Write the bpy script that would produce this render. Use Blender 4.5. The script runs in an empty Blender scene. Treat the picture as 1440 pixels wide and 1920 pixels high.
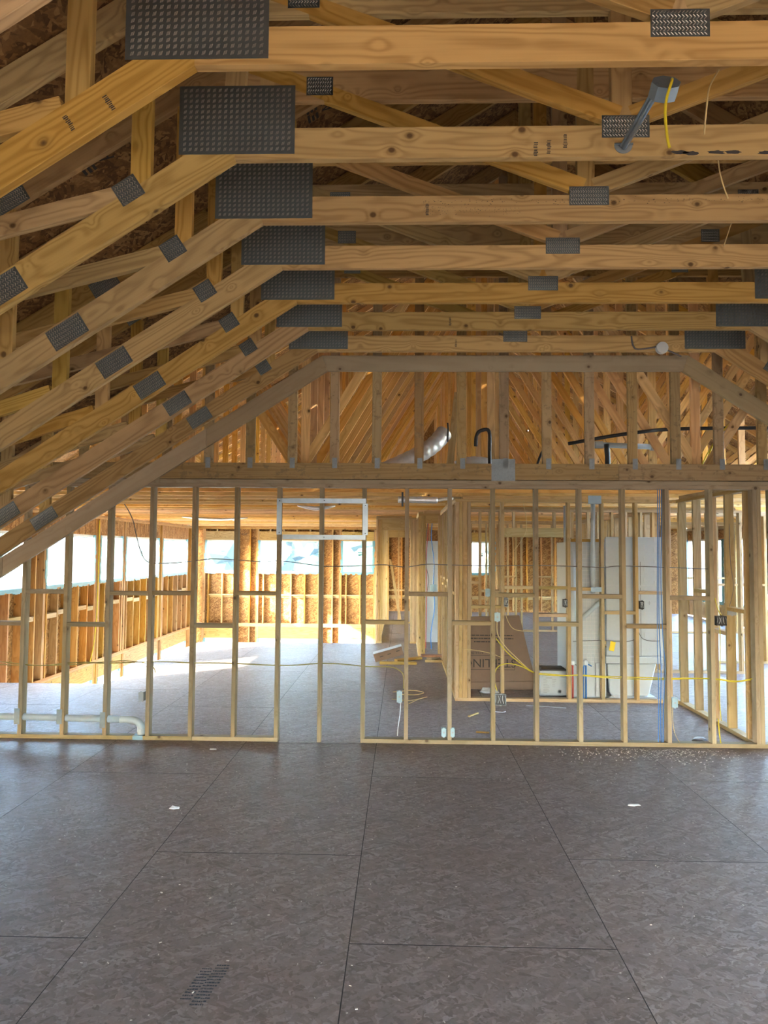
import bpy, bmesh, math, random
from mathutils import Matrix, Vector

S = 0.0254                      # the script is laid out in inches, the scene is in metres
random.seed(7)
scene = bpy.context.scene
col = scene.collection

# ---------------------------------------------------------------- camera, world, sun, exposure
CAMH, FPX, YAW, PITCH, ROLL = 71.05, 1350.6, 0.02643, 0.05215, 0.0069
cam_d = bpy.data.cameras.new('camera')
cam_d.sensor_fit = 'HORIZONTAL'; cam_d.sensor_width = 36.0
cam_d.lens = 36.0 * FPX / 1440.0
cam_d.clip_start = 0.05; cam_d.clip_end = 2000
cam = bpy.data.objects.new('camera', cam_d); col.objects.link(cam)
fwd = Vector((-math.sin(YAW) * math.cos(PITCH), math.cos(YAW) * math.cos(PITCH), math.sin(PITCH)))
rgt0 = Vector((math.cos(YAW), math.sin(YAW), 0)); up0 = rgt0.cross(fwd)
rgt = math.cos(ROLL) * rgt0 + math.sin(ROLL) * up0
upv = -math.sin(ROLL) * rgt0 + math.cos(ROLL) * up0
m = Matrix((rgt, upv, -fwd)).transposed().to_4x4()
m.translation = Vector((0, 0, CAMH * S))
cam.matrix_world = m
scene.camera = cam

SUN_DIR = Vector((0.762, 0.648, -0.396)).normalized()      # the way the light travels
sun_d = bpy.data.lights.new('sun', 'SUN'); sun_d.energy = 6.5; sun_d.angle = 0.009
sun_d.color = (1.0, 0.86, 0.66)
sun = bpy.data.objects.new('sun', sun_d); col.objects.link(sun)
sun.rotation_euler = SUN_DIR.to_track_quat('-Z', 'Y').to_euler()
sun.location = (-6, -8, 12)

world = bpy.data.worlds.new('world'); scene.world = world
world.use_nodes = True
wn = world.node_tree.nodes; wl = world.node_tree.links
wn.clear()
wo = wn.new('ShaderNodeOutputWorld'); wb = wn.new('ShaderNodeBackground'); ws = wn.new('ShaderNodeTexSky')
ws.sky_type = 'NISHITA'; ws.sun_disc = False
ws.sun_elevation = math.radians(30); ws.sun_rotation = math.radians(230)
ws.air_density = 1.0; ws.dust_density = 2.0; ws.ozone_density = 1.0
wb.inputs[1].default_value = 1.05
wl.new(ws.outputs[0], wb.inputs[0]); wl.new(wb.outputs[0], wo.inputs[0])

scene.view_settings.view_transform = 'Standard'
scene.view_settings.look = 'None'
scene.view_settings.gamma = 1.0
scene.view_settings.use_curve_mapping = False
scene.view_settings.exposure = 3.4
scene.cycles.use_denoising = True
scene.cycles.max_bounces = 7
scene.cycles.diffuse_bounces = 4
scene.cycles.glossy_bounces = 2
scene.cycles.use_adaptive_sampling = True
scene.cycles.adaptive_threshold = 0.1
scene.cycles.adaptive_min_samples = 16
scene.cycles.transparent_max_bounces = 8
scene.cycles.sample_clamp_indirect = 8.0
scene.cycles.caustics_reflective = False
scene.cycles.caustics_refractive = False

# ---------------------------------------------------------------- materials
class N:
    def __init__(s, name):
        s.m = bpy.data.materials.new(name); s.m.use_nodes = True
        s.t = s.m.node_tree; s.n = s.t.nodes; s.n.clear()
        s.out = s.n.new('ShaderNodeOutputMaterial')
        s.b = s.n.new('ShaderNodeBsdfPrincipled')
        s.t.links.new(s.b.outputs[0], s.out.inputs[0])
    def add(s, typ, **kw):
        nd = s.n.new('ShaderNode' + typ)
        for k, v in kw.items():
            if k.startswith('i_'): nd.inputs[int(k[2:])].default_value = v
            else: setattr(nd, k, v)
        return nd
    def link(s, a, b): s.t.links.new(a, b)
    def math(s, op, a, b=None, c=None):
        nd = s.n.new('ShaderNodeMath'); nd.operation = op
        for i, v in enumerate((a, b, c)):
            if v is None: continue
            if isinstance(v, (int, float)): nd.inputs[i].default_value = v
            else: s.t.links.new(v, nd.inputs[i])
        return nd.outputs[0]
    def mix(s, fac, a, b, blend='MIX'):
        nd = s.n.new('ShaderNodeMix'); nd.data_type = 'RGBA'; nd.blend_type = blend
        for sock, v in ((nd.inputs[0], fac), (nd.inputs[6], a), (nd.inputs[7], b)):
            if isinstance(v, (int, float)): sock.default_value = v
            elif isinstance(v, tuple): sock.default_value = (*v, 1) if len(v) == 3 else v
            else: s.t.links.new(v, sock)
        return nd.outputs[2]
    def coords(s, scale=(1, 1, 1), rot=(0, 0, 0), rnd=True):
        tc = s.n.new('ShaderNodeTexCoord'); src = tc.outputs['Object']
        if rnd:
            oi = s.n.new('ShaderNodeObjectInfo')
            r = s.math('MULTIPLY', oi.outputs['Random'], 91.7)
            r2 = s.math('MULTIPLY', oi.outputs['Random'], 37.3)
            cx = s.n.new('ShaderNodeCombineXYZ')
            s.link(r, cx.inputs[0]); s.link(r2, cx.inputs[1]); s.link(r, cx.inputs[2])
            ad = s.n.new('ShaderNodeVectorMath'); ad.operation = 'ADD'
            s.link(src, ad.inputs[0]); s.link(cx.outputs[0], ad.inputs[1]); src = ad.outputs[0]
        mp = s.n.new('ShaderNodeMapping'); mp.inputs['Scale'].default_value = scale
        mp.inputs['Rotation'].default_value = rot
        s.link(src, mp.inputs[0]); return mp.outputs[0]
    def noise(s, vec, scale=1, detail=3, rough=0.55, out=0):
        nd = s.n.new('ShaderNodeTexNoise'); nd.inputs['Scale'].default_value = scale
        nd.inputs['Detail'].default_value = detail; nd.inputs['Roughness'].default_value = rough
        s.link(vec, nd.inputs['Vector']); return nd.outputs[out]
    def voro(s, vec, scale=1, feature='F1'):
        nd = s.n.new('ShaderNodeTexVoronoi'); nd.feature = feature; nd.inputs['Scale'].default_value = scale
        s.link(vec, nd.inputs['Vector']); return nd
    def ramp(s, fac, stops):
        nd = s.n.new('ShaderNodeValToRGB'); e = nd.color_ramp.elements
        while len(e) < len(stops): e.new(0.5)
        for k, (p, c) in enumerate(stops):
            e[k].position = p; e[k].color = (*c, 1) if len(c) == 3 else c
        s.link(fac, nd.inputs[0]); return nd.outputs[0]

def wood(name, light, dark, ringk=34.0, knots=True, grey=0.0, rough=0.62, spots=0.0):
    s = N(name)
    co = s.coords((1, 1, 1))
    def sc(v):
        mp = s.n.new('ShaderNodeMapping'); mp.inputs['Scale'].default_value = v; s.link(co, mp.inputs[0]); return mp.outputs[0]
    big = s.noise(sc((0.55, 7.5, 7.5)), 1.0, 1.0, 0.4)
    kn = s.voro(sc((6.3, 7.4, 7.4)), 1.0)
    kd = kn.outputs['Distance']
    bend = s.math('MULTIPLY', s.math('POWER', s.math('SUBTRACT', 1.0, s.math('MINIMUM', kd, 1.0)), 6.0), 0.22)
    v = s.math('ADD', big, bend)
    ring = s.math('SINE', s.math('MULTIPLY', v, ringk * 2.2))
    ring = s.math('POWER', s.math('ADD', s.math('MULTIPLY', ring, 0.5), 0.5), 1.8)
    fine = s.noise(sc((3.0, 120, 120)), 1.0, 1.0)
    f = s.math('ADD', s.math('MULTIPLY', ring, 0.58), s.math('MULTIPLY', s.math('SUBTRACT', fine, 0.5), 0.55))
    c = s.mix(f, light, dark)
    blot = s.noise(sc((1.9, 5.0, 5.0)), 1.0, 2.0)
    c = s.mix(s.math('MULTIPLY', blot, 0.35), c, tuple(x * 0.78 for x in dark))
    oi = s.n.new('ShaderNodeObjectInfo')
    hs = s.n.new('ShaderNodeHueSaturation')
    s.link(s.math('ADD', s.math('MULTIPLY', oi.outputs['Random'], 0.34), 0.83), hs.inputs['Value'])
    r7 = s.math('FRACT', s.math('MULTIPLY', oi.outputs['Random'], 17.31))
    s.link(s.math('ADD', s.math('MULTIPLY', r7, 0.3), 0.84), hs.inputs['Saturation'])
    s.link(s.math('ADD', s.math('MULTIPLY', s.math('FRACT', s.math('MULTIPLY', oi.outputs['Random'], 53.7)), 0.02), 0.49), hs.inputs['Hue'])
    s.link(c, hs.inputs['Color']); c = hs.outputs[0]
    if spots:
        sp = s.noise(sc((16, 16, 16)), 1.0, 3.0, 0.7)
        c = s.mix(s.ramp(sp, [(0.56, (0, 0, 0)), (0.66, (spots,) * 3)]), c, (0.16, 0.12, 0.07))
    if knots:
        sel = s.ramp(kn.outputs['Color'], [(0.52, (0, 0, 0)), (0.56, (1, 1, 1))])
        k = s.math('MULTIPLY', s.ramp(kd, [(0.07, (1, 1, 1)), (0.125, (0, 0, 0))]), sel)
        c = s.mix(k, c, (0.055, 0.026, 0.012))
        halo = s.math('MULTIPLY', s.ramp(kd, [(0.08, (0.4,) * 3), (0.3, (0, 0, 0))]), sel)
        c = s.mix(halo, c, tuple(x * 0.55 for x in dark))
    s.link(c, s.b.inputs['Base Color']); s.b.inputs['Roughness'].default_value = rough
    s.b.inputs['Specular IOR Level'].default_value = 0.25
    return s.m

def osb(name, cols, contrast=1.0, rough=0.75, dirt=None, scale=1.0, bump=0.0):
    s = N(name)
    warp = s.noise(s.coords((1, 1, 1)), 9.0 * scale, 2.0, out=1)
    def layer(ang, sx, sy):
        cv = s.coords((1, 1, 1))
        ad = s.n.new('ShaderNodeVectorMath'); ad.operation = 'MULTIPLY_ADD'
        s.link(warp, ad.inputs[0]); ad.inputs[1].default_value = (0.05, 0.05, 0.05); s.link(cv, ad.inputs[2])
        mp = s.n.new('ShaderNodeMapping'); mp.inputs['Rotation'].default_value = (0, 0, ang)
        s.link(ad.outputs[0], mp.inputs[0])
        m2 = s.n.new('ShaderNodeMapping'); m2.inputs['Scale'].default_value = (sx * scale, sy * scale, 3)
        s.link(mp.outputs[0], m2.inputs[0])
        return s.voro(m2.outputs[0], 1.0)
    a = layer(0.45, 9, 38); b = layer(-0.6, 8, 34); d = layer(1.35, 10, 40)
    msk = s.noise(s.coords((1, 1, 1)), 17 * scale, 2.0)
    ca = s.mix(s.ramp(msk, [(0.44, (0, 0, 0)), (0.47, (1, 1, 1))]), a.outputs['Color'], b.outputs['Color'])
    cb = s.mix(s.ramp(msk, [(0.56, (0, 0, 0)), (0.59, (1, 1, 1))]), ca, d.outputs['Color'])
    sep = s.n.new('ShaderNodeSeparateColor'); s.link(cb, sep.inputs[0])
    val = sep.outputs[0]
    n2 = s.noise(s.coords((1, 1, 1)), 60 * scale, 3.0)
    val2 = s.math('ADD', s.math('MULTIPLY', s.math('SUBTRACT', val, 0.5), contrast), s.math('MULTIPLY', s.math('SUBTRACT', n2, 0.5), 0.5 * contrast))
    val2 = s.math('ADD', val2, 0.5)
    k = len(cols)
    c = s.ramp(val2, [(0.12 + 0.76 * i / (k - 1), x) for i, x in enumerate(cols)])
    if dirt:
        dn = s.noise(s.coords((1, 1, 1), rnd=False), 1.3, 5.0, 0.6)
        c = s.mix(s.ramp(dn, [(0.35, (0, 0, 0)), (0.75, (0.55,) * 3)]), c, dirt)
    oi = s.n.new('ShaderNodeObjectInfo')
    hs = s.n.new('ShaderNodeHueSaturation')
    s.link(s.math('ADD', s.math('MULTIPLY', oi.outputs['Random'], 0.16), 0.92), hs.inputs['Value'])
    s.link(c, hs.inputs['Color'])
    s.link(hs.outputs[0], s.b.inputs['Base Color']); s.b.inputs['Roughness'].default_value = rough
    s.b.inputs['Specular IOR Level'].default_value = 0.3
    if bump:
        bp = s.n.new('ShaderNodeBump'); bp.inputs['Strength'].default_value = bump; bp.inputs['Distance'].default_value = 0.003
        s.link(n2, bp.inputs['Height']); s.link(bp.outputs[0], s.b.inputs['Normal'])
    return s.m

def plain(name, c, rough=0.6, metal=0.0, var=0.12, vs=30, spec=0.4):
    s = N(name)
    n = s.noise(s.coords(), vs, 3.0)
    cc = s.mix(n, tuple(min(1, x * (1 - var)) for x in c), tuple(min(1, x * (1 + var)) for x in c))
    s.link(cc, s.b.inputs['Base Color'])
    s.b.inputs['Roughness'].default_value = rough; s.b.inputs['Metallic'].default_value = metal
    s.b.inputs['Specular IOR Level'].default_value = spec
    return s.m

MT = {}
MT['pine'] = wood('yellow_pine', (0.48, 0.32, 0.118), (0.25, 0.145, 0.042))
MT['spf'] = wood('spruce_stud', (0.46, 0.335, 0.165), (0.33, 0.215, 0.085), ringk=26)
MT['spfbacklit'] = wood('backlit_spruce_stud', (0.31, 0.25, 0.155), (0.225, 0.17, 0.09), ringk=26)  # darker copy of the spruce stud, with the near wall's backlit shade painted in
MT['warmwood'] = wood('bounce_warmed_and_reddish_wood', (0.46, 0.265, 0.095), (0.31, 0.15, 0.04), ringk=26)  # spruce tinted with bounced orange light; also used for reddish boards
MT['pinefar'] = wood('lit_far_truss_pine', (0.70, 0.43, 0.155), (0.48, 0.255, 0.075), ringk=26)  # pine lightened so the attic's brightness sits in the colour
MT['gable'] = wood('weathered_spruce', (0.38, 0.275, 0.14), (0.26, 0.17, 0.075), ringk=26, spots=0.6)
MT['scab'] = wood('pale_grey_spruce', (0.36, 0.295, 0.19), (0.31, 0.245, 0.15), ringk=18, spots=0.0)
MT['osb_floor'] = osb('subfloor_panel', [(0.122, 0.095, 0.081), (0.196, 0.16, 0.139), (0.238, 0.20, 0.177), (0.345, 0.30, 0.27)], 0.62, 0.5, (0.165, 0.122, 0.098), 1.35, 0.3)
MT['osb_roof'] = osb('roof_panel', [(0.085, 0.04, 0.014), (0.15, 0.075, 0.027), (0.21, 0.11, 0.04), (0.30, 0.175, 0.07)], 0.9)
MT['osb_wall'] = osb('bounce_warmed_panel', [(0.15, 0.066, 0.017), (0.23, 0.112, 0.031), (0.285, 0.148, 0.046), (0.38, 0.215, 0.08)], 0.9)  # deeper orange to paint warm bounced light into the boards
MT['plate'] = plain('galvanised_plate', (0.17, 0.20, 0.20), 0.42, 0.85, 0.18, 40)
MT['tooth'] = plain('plate_tooth', (0.42, 0.41, 0.35), 0.35, 0.7, 0.3, 6)  # lighter than the plate, the teeth's glint put into the colour
MT['zinc'] = plain('bright_zinc', (0.24, 0.27, 0.28), 0.6, 0.6, 0.25, 60)
MT['steel'] = plain('blue_grey_steel', (0.22, 0.29, 0.34), 0.4, 0.7, 0.15)
MT['pvc'] = plain('white_pvc', (0.40, 0.475, 0.52), 0.35, 0, 0.04)  # white plastic greyed bluish, its shade and cool light painted in
MT['white'] = plain('white_fibreglass', (0.44, 0.49, 0.52), 0.3, 0, 0.04)
MT['vinyl'] = plain('white_vinyl', (0.55, 0.60, 0.62), 0.35, 0, 0.03)
MT['film'] = plain('blue_film', (0.12, 0.29, 0.36), 0.35, 0, 0.15, 14)
MT['black'] = plain('black_plastic', (0.012, 0.012, 0.012), 0.5, 0, 0.2)
MT['ink'] = plain('dark_ink', (0.035, 0.032, 0.03), 0.8, 0, 0.3)
MT['inkfloor'] = plain('floor_ink', (0.045, 0.055, 0.065), 0.8, 0, 0.3)
MT['yellow'] = plain('yellow_cable', (0.52, 0.42, 0.02), 0.45, 0, 0.08)
MT['tancable'] = plain('tan_cable', (0.50, 0.38, 0.17), 0.5, 0, 0.1)
MT['olive'] = plain('olive_cable', (0.30, 0.26, 0.08), 0.5, 0, 0.15)
MT['grey'] = plain('grey_cable', (0.13, 0.12, 0.12), 0.5, 0, 0.1)
MT['bluecable'] = plain('blue_cable', (0.03, 0.15, 0.42), 0.4, 0, 0.1)
MT['redcable'] = plain('red_pipe', (0.42, 0.05, 0.03), 0.4, 0, 0.1)
MT['bluebox'] = plain('pale_blue_plastic', (0.27, 0.40, 0.47), 0.45, 0, 0.06)
MT['greybox'] = plain('grey_plastic', (0.30, 0.32, 0.33), 0.5, 0, 0.06)
MT['card'] = plain('cardboard', (0.175, 0.12, 0.085), 0.85, 0, 0.1, 9)
MT['cardlight'] = plain('pale_carton', (0.38, 0.42, 0.45), 0.8, 0, 0.06)
MT['foil'] = plain('foil', (0.72, 0.70, 0.66), 0.45, 0.7, 0.2, 25)
MT['tag'] = plain('yellow_tag', (0.80, 0.58, 0.01), 0.5, 0, 0.05)
MT['paper'] = plain('white_paper', (0.5, 0.53, 0.53), 0.8, 0, 0.06)
MT['concrete'] = plain('concrete', (0.42, 0.40, 0.37), 0.85, 0, 0.15, 3)
MT['grass'] = plain('bare_ground', (0.19, 0.16, 0.122), 0.9, 0, 0.3, 1.2)
MT['leaf'] = plain('leaves', (0.016, 0.034, 0.022), 0.8, 0, 0.6, 3)
MT['bark'] = plain('bark', (0.14, 0.10, 0.07), 0.9, 0, 0.3)
MT['drywall'] = plain('white_board', (0.66, 0.67, 0.66), 0.8, 0, 0.04)
MT['shingle'] = plain('siding', (0.55, 0.56, 0.56), 0.8, 0, 0.1)
MT['bluepaint'] = plain('blue_paint', (0.20, 0.34, 0.44), 0.6, 0, 0.2)

s = N('window_pane')          # glass still under its protective film, a little milky
s.n.remove(s.b)
tr = s.add('BsdfTransparent', i_0=(0.93, 0.98, 1.0, 1)); df = s.add('BsdfTranslucent', i_0=(0.8, 0.93, 1.0, 1))
mx = s.add('MixShader')
spk = s.voro(s.coords((26, 26, 26)), 1.0)
fac = s.ramp(spk.outputs['Distance'], [(0.1, (0.1,) * 3), (0.2, (0.018,) * 3)])
s.link(fac, mx.inputs[0]); s.link(tr.outputs[0], mx.inputs[1]); s.link(df.outputs[0], mx.inputs[2]); s.link(mx.outputs[0], s.out.inputs[0])
MT['pane'] = s.m

# ---------------------------------------------------------------- building helpers
WM = {}
def put(name, mesh, parent=None, M=None):
    o = bpy.data.objects.new(name, mesh); col.objects.link(o)
    M = M or Matrix()
    if parent is not None:
        o.parent = parent; o.matrix_basis = WM[parent].inverted() @ M
    else: o.matrix_basis = M
    WM[o] = M
    return o
def tag(o, label=None, cat=None, group=None, kind=None):
    if label: o['label'] = label
    if cat: o['category'] = cat
    if group: o['group'] = group
    if kind: o['kind'] = kind
    return o
def root(name, label, cat, loc, group=None, kind=None):
    return tag(put(name, None, None, Matrix.Translation(Vector(loc) * S)), label, cat, group, kind)
def frame(o, x, y, z=None):
    x = Vector(x).normalized(); y = Vector(y); y = (y - x * y.dot(x)).normalized(); z = x.cross(y)
    M = Matrix((x, y, z)).transposed().to_4x4(); M.translation = Vector(o) * S
    return M
def T(*p): return Matrix.Translation(Vector(p) * S)
MC = {}
def done(bm, key, mat, smooth=False):
    me = bpy.data.meshes.new('mesh'); bm.to_mesh(me); bm.free()
    me.materials.append(MT[mat])
    if smooth:
        for p in me.polygons: p.use_smooth = True
    if key: MC[key] = me
    return me
def boxmesh(L, w, t, mat, bev=0.07):
    key = ('box', round(L, 2), round(w, 2), round(t, 2), mat, bev)
    if key in MC: return MC[key]
    bm = bmesh.new(); bmesh.ops.create_cube(bm, size=1)
    bmesh.ops.scale(bm, vec=(L * S, w * S, t * S), verts=bm.verts)
    if bev: bmesh.ops.bevel(bm, geom=bm.edges[:], offset=bev * S, segments=1, affect='EDGES')
    return done(bm, key, mat)
def lumber(name, p0, p1, w, t, mat, parent=None, wdir=(0, 1, 0), bev=0.07):
    """a straight board from p0 to p1; w is its size along wdir, t the other one"""
    p0 = Vector(p0); p1 = Vector(p1); d = p1 - p0
    return put(name, boxmesh(d.length, w, t, mat, bev), parent, frame((p0 + p1) / 2, d, wdir))
def box(name, lo, hi, mat, parent=None, bev=0.07):
    lo = Vector(lo); hi = Vector(hi); d = hi - lo; c = (lo + hi) / 2
    ax = max(range(3), key=lambda k: d[k])
    X = [Vector((1, 0, 0)), Vector((0, 1, 0)), Vector((0, 0, 1))]
    o = [k for k in range(3) if k != ax]
    return put(name, boxmesh(d[ax], d[o[0]], d[o[1]], mat, bev), parent, frame(c, X[ax], X[o[0]]))
def sheet(name, lo, hi, mat, parent=None):
    """a flat panel: local z is its thickness so the panel pattern lies in its plane"""
    lo = Vector(lo); hi = Vector(hi); d = hi - lo; c = (lo + hi) / 2
    X = [Vector((1, 0, 0)), Vector((0, 1, 0)), Vector((0, 0, 1))]
    th = min(range(3), key=lambda k: d[k]); o = [k for k in range(3) if k != th]
    return put(name, boxmesh(d[o[0]], d[o[1]], d[th], mat, 0.05), parent, frame(c, X[o[0]], X[o[1]]))
def joined(name, boxes, mat, parent=None, M=None, bev=0.0, key=None):
    """several boxes that are one part; boxes are (lo, hi) in the local frame M"""
    if key and ('j', key) in MC: me = MC[('j', key)]
    else:
        bm = bmesh.new()
        for lo, hi in boxes:
            r = bmesh.ops.create_cube(bm, size=1); vs = r['verts']
            d = [hi[k] - lo[k] for k in range(3)]; c = [(hi[k] + lo[k]) / 2 for k in range(3)]
            bmesh.ops.scale(bm, vec=[x * S for x in d], verts=vs); bmesh.ops.translate(bm, vec=[x * S for x in c], verts=vs)
        if bev: bmesh.ops.bevel(bm, geom=bm.edges[:], offset=bev * S, segments=1, affect='EDGES')
        me = done(bm, ('j', key) if key else None, mat)
    return put(name, me, parent, M)
def prism(name, pts, y0, th, mat, parent, grain=(1, 0), bev=0.06, key=None):
    """outline in the X-Z plane, from y0 to y0+th, grain along the given X-Z direction"""
    cx = sum(p[0] for p in pts) / len(pts); cz = sum(p[1] for p in pts) / len(pts)
    M = frame((cx, y0 + th / 2, cz), (grain[0], 0, grain[1]), (0, 1, 0))
    if key and ('p', key) in MC: return put(name, MC[('p', key)], parent, M)
    R = M.to_3x3().transposed()
    bm = bmesh.new(); fs = []
    rings = []
    for yy in (-th / 2, th / 2):
        rings.append([bm.verts.new((R @ Vector((p[0] - cx, yy, p[1] - cz))) * S) for p in pts])
    n = len(pts)
    bm.faces.new(rings[0]); bm.faces.new(rings[1][::-1])
    for k in range(n): bm.faces.new((rings[0][k], rings[1][k], rings[1][(k + 1) % n], rings[0][(k + 1) % n]))
    bmesh.ops.recalc_face_normals(bm, faces=bm.faces)
    if bev: bmesh.ops.bevel(bm, geom=bm.edges[:], offset=bev * S, segments=1, affect='EDGES')
    return put(name, done(bm, ('p', key) if key else None, mat), parent, M)
def smoothpath(pts, sub=6):
    P = [Vector(p) for p in pts]
    if len(P) < 3: return P
    out = []
    for i in range(len(P) - 1):
        a = P[max(i - 1, 0)]; b = P[i]; c = P[i + 1]; d = P[min(i + 2, len(P) - 1)]
        for k in range(sub):
            t = k / sub
            out.append(0.5 * ((2 * b) + (c - a) * t + (2 * a - 5 * b + 4 * c - d) * t * t + (3 * b - a - 3 * c + d) * t ** 3))
    out.append(P[-1]); return out
def tube(name, pts, r, mat, parent=None, sub=6, sides=8, flat=None):
    P = smoothpath(pts, sub); o = P[0].copy()
    bm = bmesh.new(); prev = None; rings = []; up = Vector((0.13, 0.27, 0.95))
    for i, p in enumerate(P):
        d = (P[min(i + 1, len(P) - 1)] - P[max(i - 1, 0)]).normalized()
        a = d.cross(up)
        if a.length < 0.05: a = d.cross(Vector((1, 0, 0)))
        a.normalize(); b = d.cross(a).normalized()
        rr = r(i / (len(P) - 1)) if callable(r) else r
        rings.append([bm.verts.new((p - o + (a * math.cos(2 * math.pi * k / sides) * (flat or 1) + b * math.sin(2 * math.pi * k / sides)) * rr) * S) for k in range(sides)])
    for i in range(len(rings) - 1):
        for k in range(sides):
            bm.faces.new((rings[i][k], rings[i][(k + 1) % sides], rings[i + 1][(k + 1) % sides], rings[i + 1][k]))
    bm.faces.new(rings[0][::-1]); bm.faces.new(rings[-1])
    bmesh.ops.recalc_face_normals(bm, faces=bm.faces)
    return put(name, done(bm, None, mat, True), parent, T(*o))
def lathe(name, prof, mat, parent, M, sides=16):
    bm = bmesh.new(); rings = []
    for (r, z) in prof:
        rings.append([bm.verts.new((r * S * math.cos(2 * math.pi * k / sides), r * S * math.sin(2 * math.pi * k / sides), z * S)) for k in range(sides)])
    for i in range(len(rings) - 1):
        for k in range(sides): bm.faces.new((rings[i][k], rings[i][(k + 1) % sides], rings[i + 1][(k + 1) % sides], rings[i + 1][k]))
    bm.faces.new(rings[0][::-1]); bm.faces.new(rings[-1])
    bmesh.ops.recalc_face_normals(bm, faces=bm.faces)
    return put(name, done(bm, None, mat), parent, M)
def text(name, body, size, mat, parent, M, extrude=0.015):
    cu = bpy.data.curves.new('font', 'FONT'); cu.body = body; cu.size = size * S; cu.extrude = extrude * S
    cu.align_x = 'CENTER'; cu.align_y = 'CENTER'; cu.resolution_u = 2
    tmp = bpy.data.objects.new('font', cu); col.objects.link(tmp)
    me = bpy.data.meshes.new_from_object(tmp); bpy.data.objects.remove(tmp); bpy.data.curves.remove(cu)
    me.materials.clear(); me.materials.append(MT[mat])
    return put(name, me, parent, M)

# ---------------------------------------------------------------- nail plates
def teeth_mesh(w, h, px, pz, style, mat):
    key = ('teeth', w, h, px, pz, style, mat)
    if key in MC: return MC[key]
    bm = bmesh.new()
    nx = int((w - 0.3) / px); nz = int((h - 0.3) / pz)
    for i in range(nx):
        for j in range(nz):
            cx = (i - (nx - 1) / 2) * px; cz = (j - (nz - 1) / 2) * pz
            slots = [(-0.17, 0), (0.0, 0.05), (0.17, 0.1)] if style == 'big' else [(-0.07, 0.06 if j % 2 else -0.06)]
            lean = 0.07 if style == 'big' else (0.16 if j % 2 else -0.16)
            hh = pz * (0.3 if style == 'big' else 0.42)
            for sx, sz in slots:
                x = cx + sx; z = cz + sz; ww = 0.05 if style == 'big' else 0.07
                a = [(x - ww - lean, 0, z - hh), (x + ww - lean, 0, z - hh), (x + ww + lean, 0, z + hh), (x - ww + lean, 0, z + hh)]
                b = [(x - lean * 0.8, -0.07, z - hh * 0.8), (x + lean * 0.8, -0.07, z + hh * 0.8)]
                va = [bm.verts.new(Vector(q) * S) for q in a]; vb = [bm.verts.new(Vector(q) * S) for q in b]
                bm.faces.new((va[0], va[1], vb[0])); bm.faces.new((va[1], va[2], vb[1], vb[0]))
                bm.faces.new((va[2], va[3], vb[1])); bm.faces.new((va[3], va[0], vb[0], vb[1]))
    return done(bm, key, mat)
def plate(cx, cz, yf, w, h, ang, parent, style='small', mat='plate', tmat='tooth'):
    M = frame((cx, yf - 0.03, cz), (math.cos(ang), 0, math.sin(ang)), (0, 1, 0))
    p = put('nail_plate', boxmesh(w, 0.05, h, mat, 0.0), parent, M)
    t = put('plate_teeth', teeth_mesh(w, h, *((1.0, 0.95) if style == 'big' else (0.5, 0.42)), style, tmat), p, M @ T(0, -0.024, 0))
    t['kind'] = 'stuff'
    return p

# ---------------------------------------------------------------- the floor
FX0, FX1, FY0 = -244.0, 319.0, -150.0
def ymax(x): return 376.5 if x < -155 else (549.5 if x < -20 else 838.0)
floor = tag(put('floor', None, None, T(38, 300, 0)), 'grey weathered strand board subfloor of large panels', 'floor', kind='structure')
def floor_panel(x0, x1, y0, y1):
    br = [x0] + [b for b in (-155.0, -20.0) if x0 < b < x1] + [x1]
    top = [(br[i], br[i + 1], min(y1, ymax((br[i] + br[i + 1]) / 2))) for i in range(len(br) - 1)]
    top = [t for t in top if t[2] > y0 + 2]
    if not top: return
    g = 0.1; h = 0.18; pts = [(top[0][0] + g, y0 + h), (top[-1][1] - g, y0 + h)]
    for a, b, yy in top[::-1]: pts += [(b - g, yy - h), (a + g, yy - h)]
    cl = []
    for p in pts:
        if not cl or (Vector(p) - Vector(cl[-1])).length > 0.3: cl.append(p)
    cx = sum(p[0] for p in cl) / len(cl); cy = sum(p[1] for p in cl) / len(cl)
    bm = bmesh.new(); r = []
    dz = 0.0
    for z in (dz, -0.08): r.append([bm.verts.new(((p[0] - cx) * S, (p[1] - cy) * S, z * S)) for p in cl])
    n = len(cl); bm.faces.new(r[0]); bm.faces.new(r[1][::-1])
    for k in range(n): bm.faces.new((r[0][k], r[1][k], r[1][(k + 1) % n], r[0][(k + 1) % n]))
    bmesh.ops.recalc_face_normals(bm, faces=bm.faces)
    put('floor_panel', done(bm, None, 'osb_floor'), floor, T(cx, cy, 0))
for k in range(-5, 7):
    x0, x1 = max(FX0, -9.3 + 48 * k), min(FX1, 38.7 + 48 * k)
    if x1 <= x0: continue
    y = 37.7 - 192 if k % 2 == 0 else 75.3 - 288
    while y < 838:
        if y + 96 > FY0: floor_panel(x0, x1, max(y, FY0), min(y + 96, 838))
        y += 96
# boards that close the floor edge, and a dark joist space below the joints
box('rim_board', (-243.6, 375.6, -12), (-155, 377.1, -0.75), 'spf', floor)
box('rim_board', (-156.6, 377.2, -12), (-155.1, 549.4, -0.75), 'spf', floor)
box('rim_board', (-155, 549.5, -12), (-20, 551, -0.75), 'spf', floor)
sheet('joint_bed', (-155, -150, -1.2), (319, 549, -0.03), 'ink', floor)
sheet('joint_bed', (-243, -150, -1.2), (-156, 375, -0.03), 'ink', floor)
sheet('joint_bed', (-19, 551, -1.2), (319, 838, -0.03), 'ink', floor)
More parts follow.
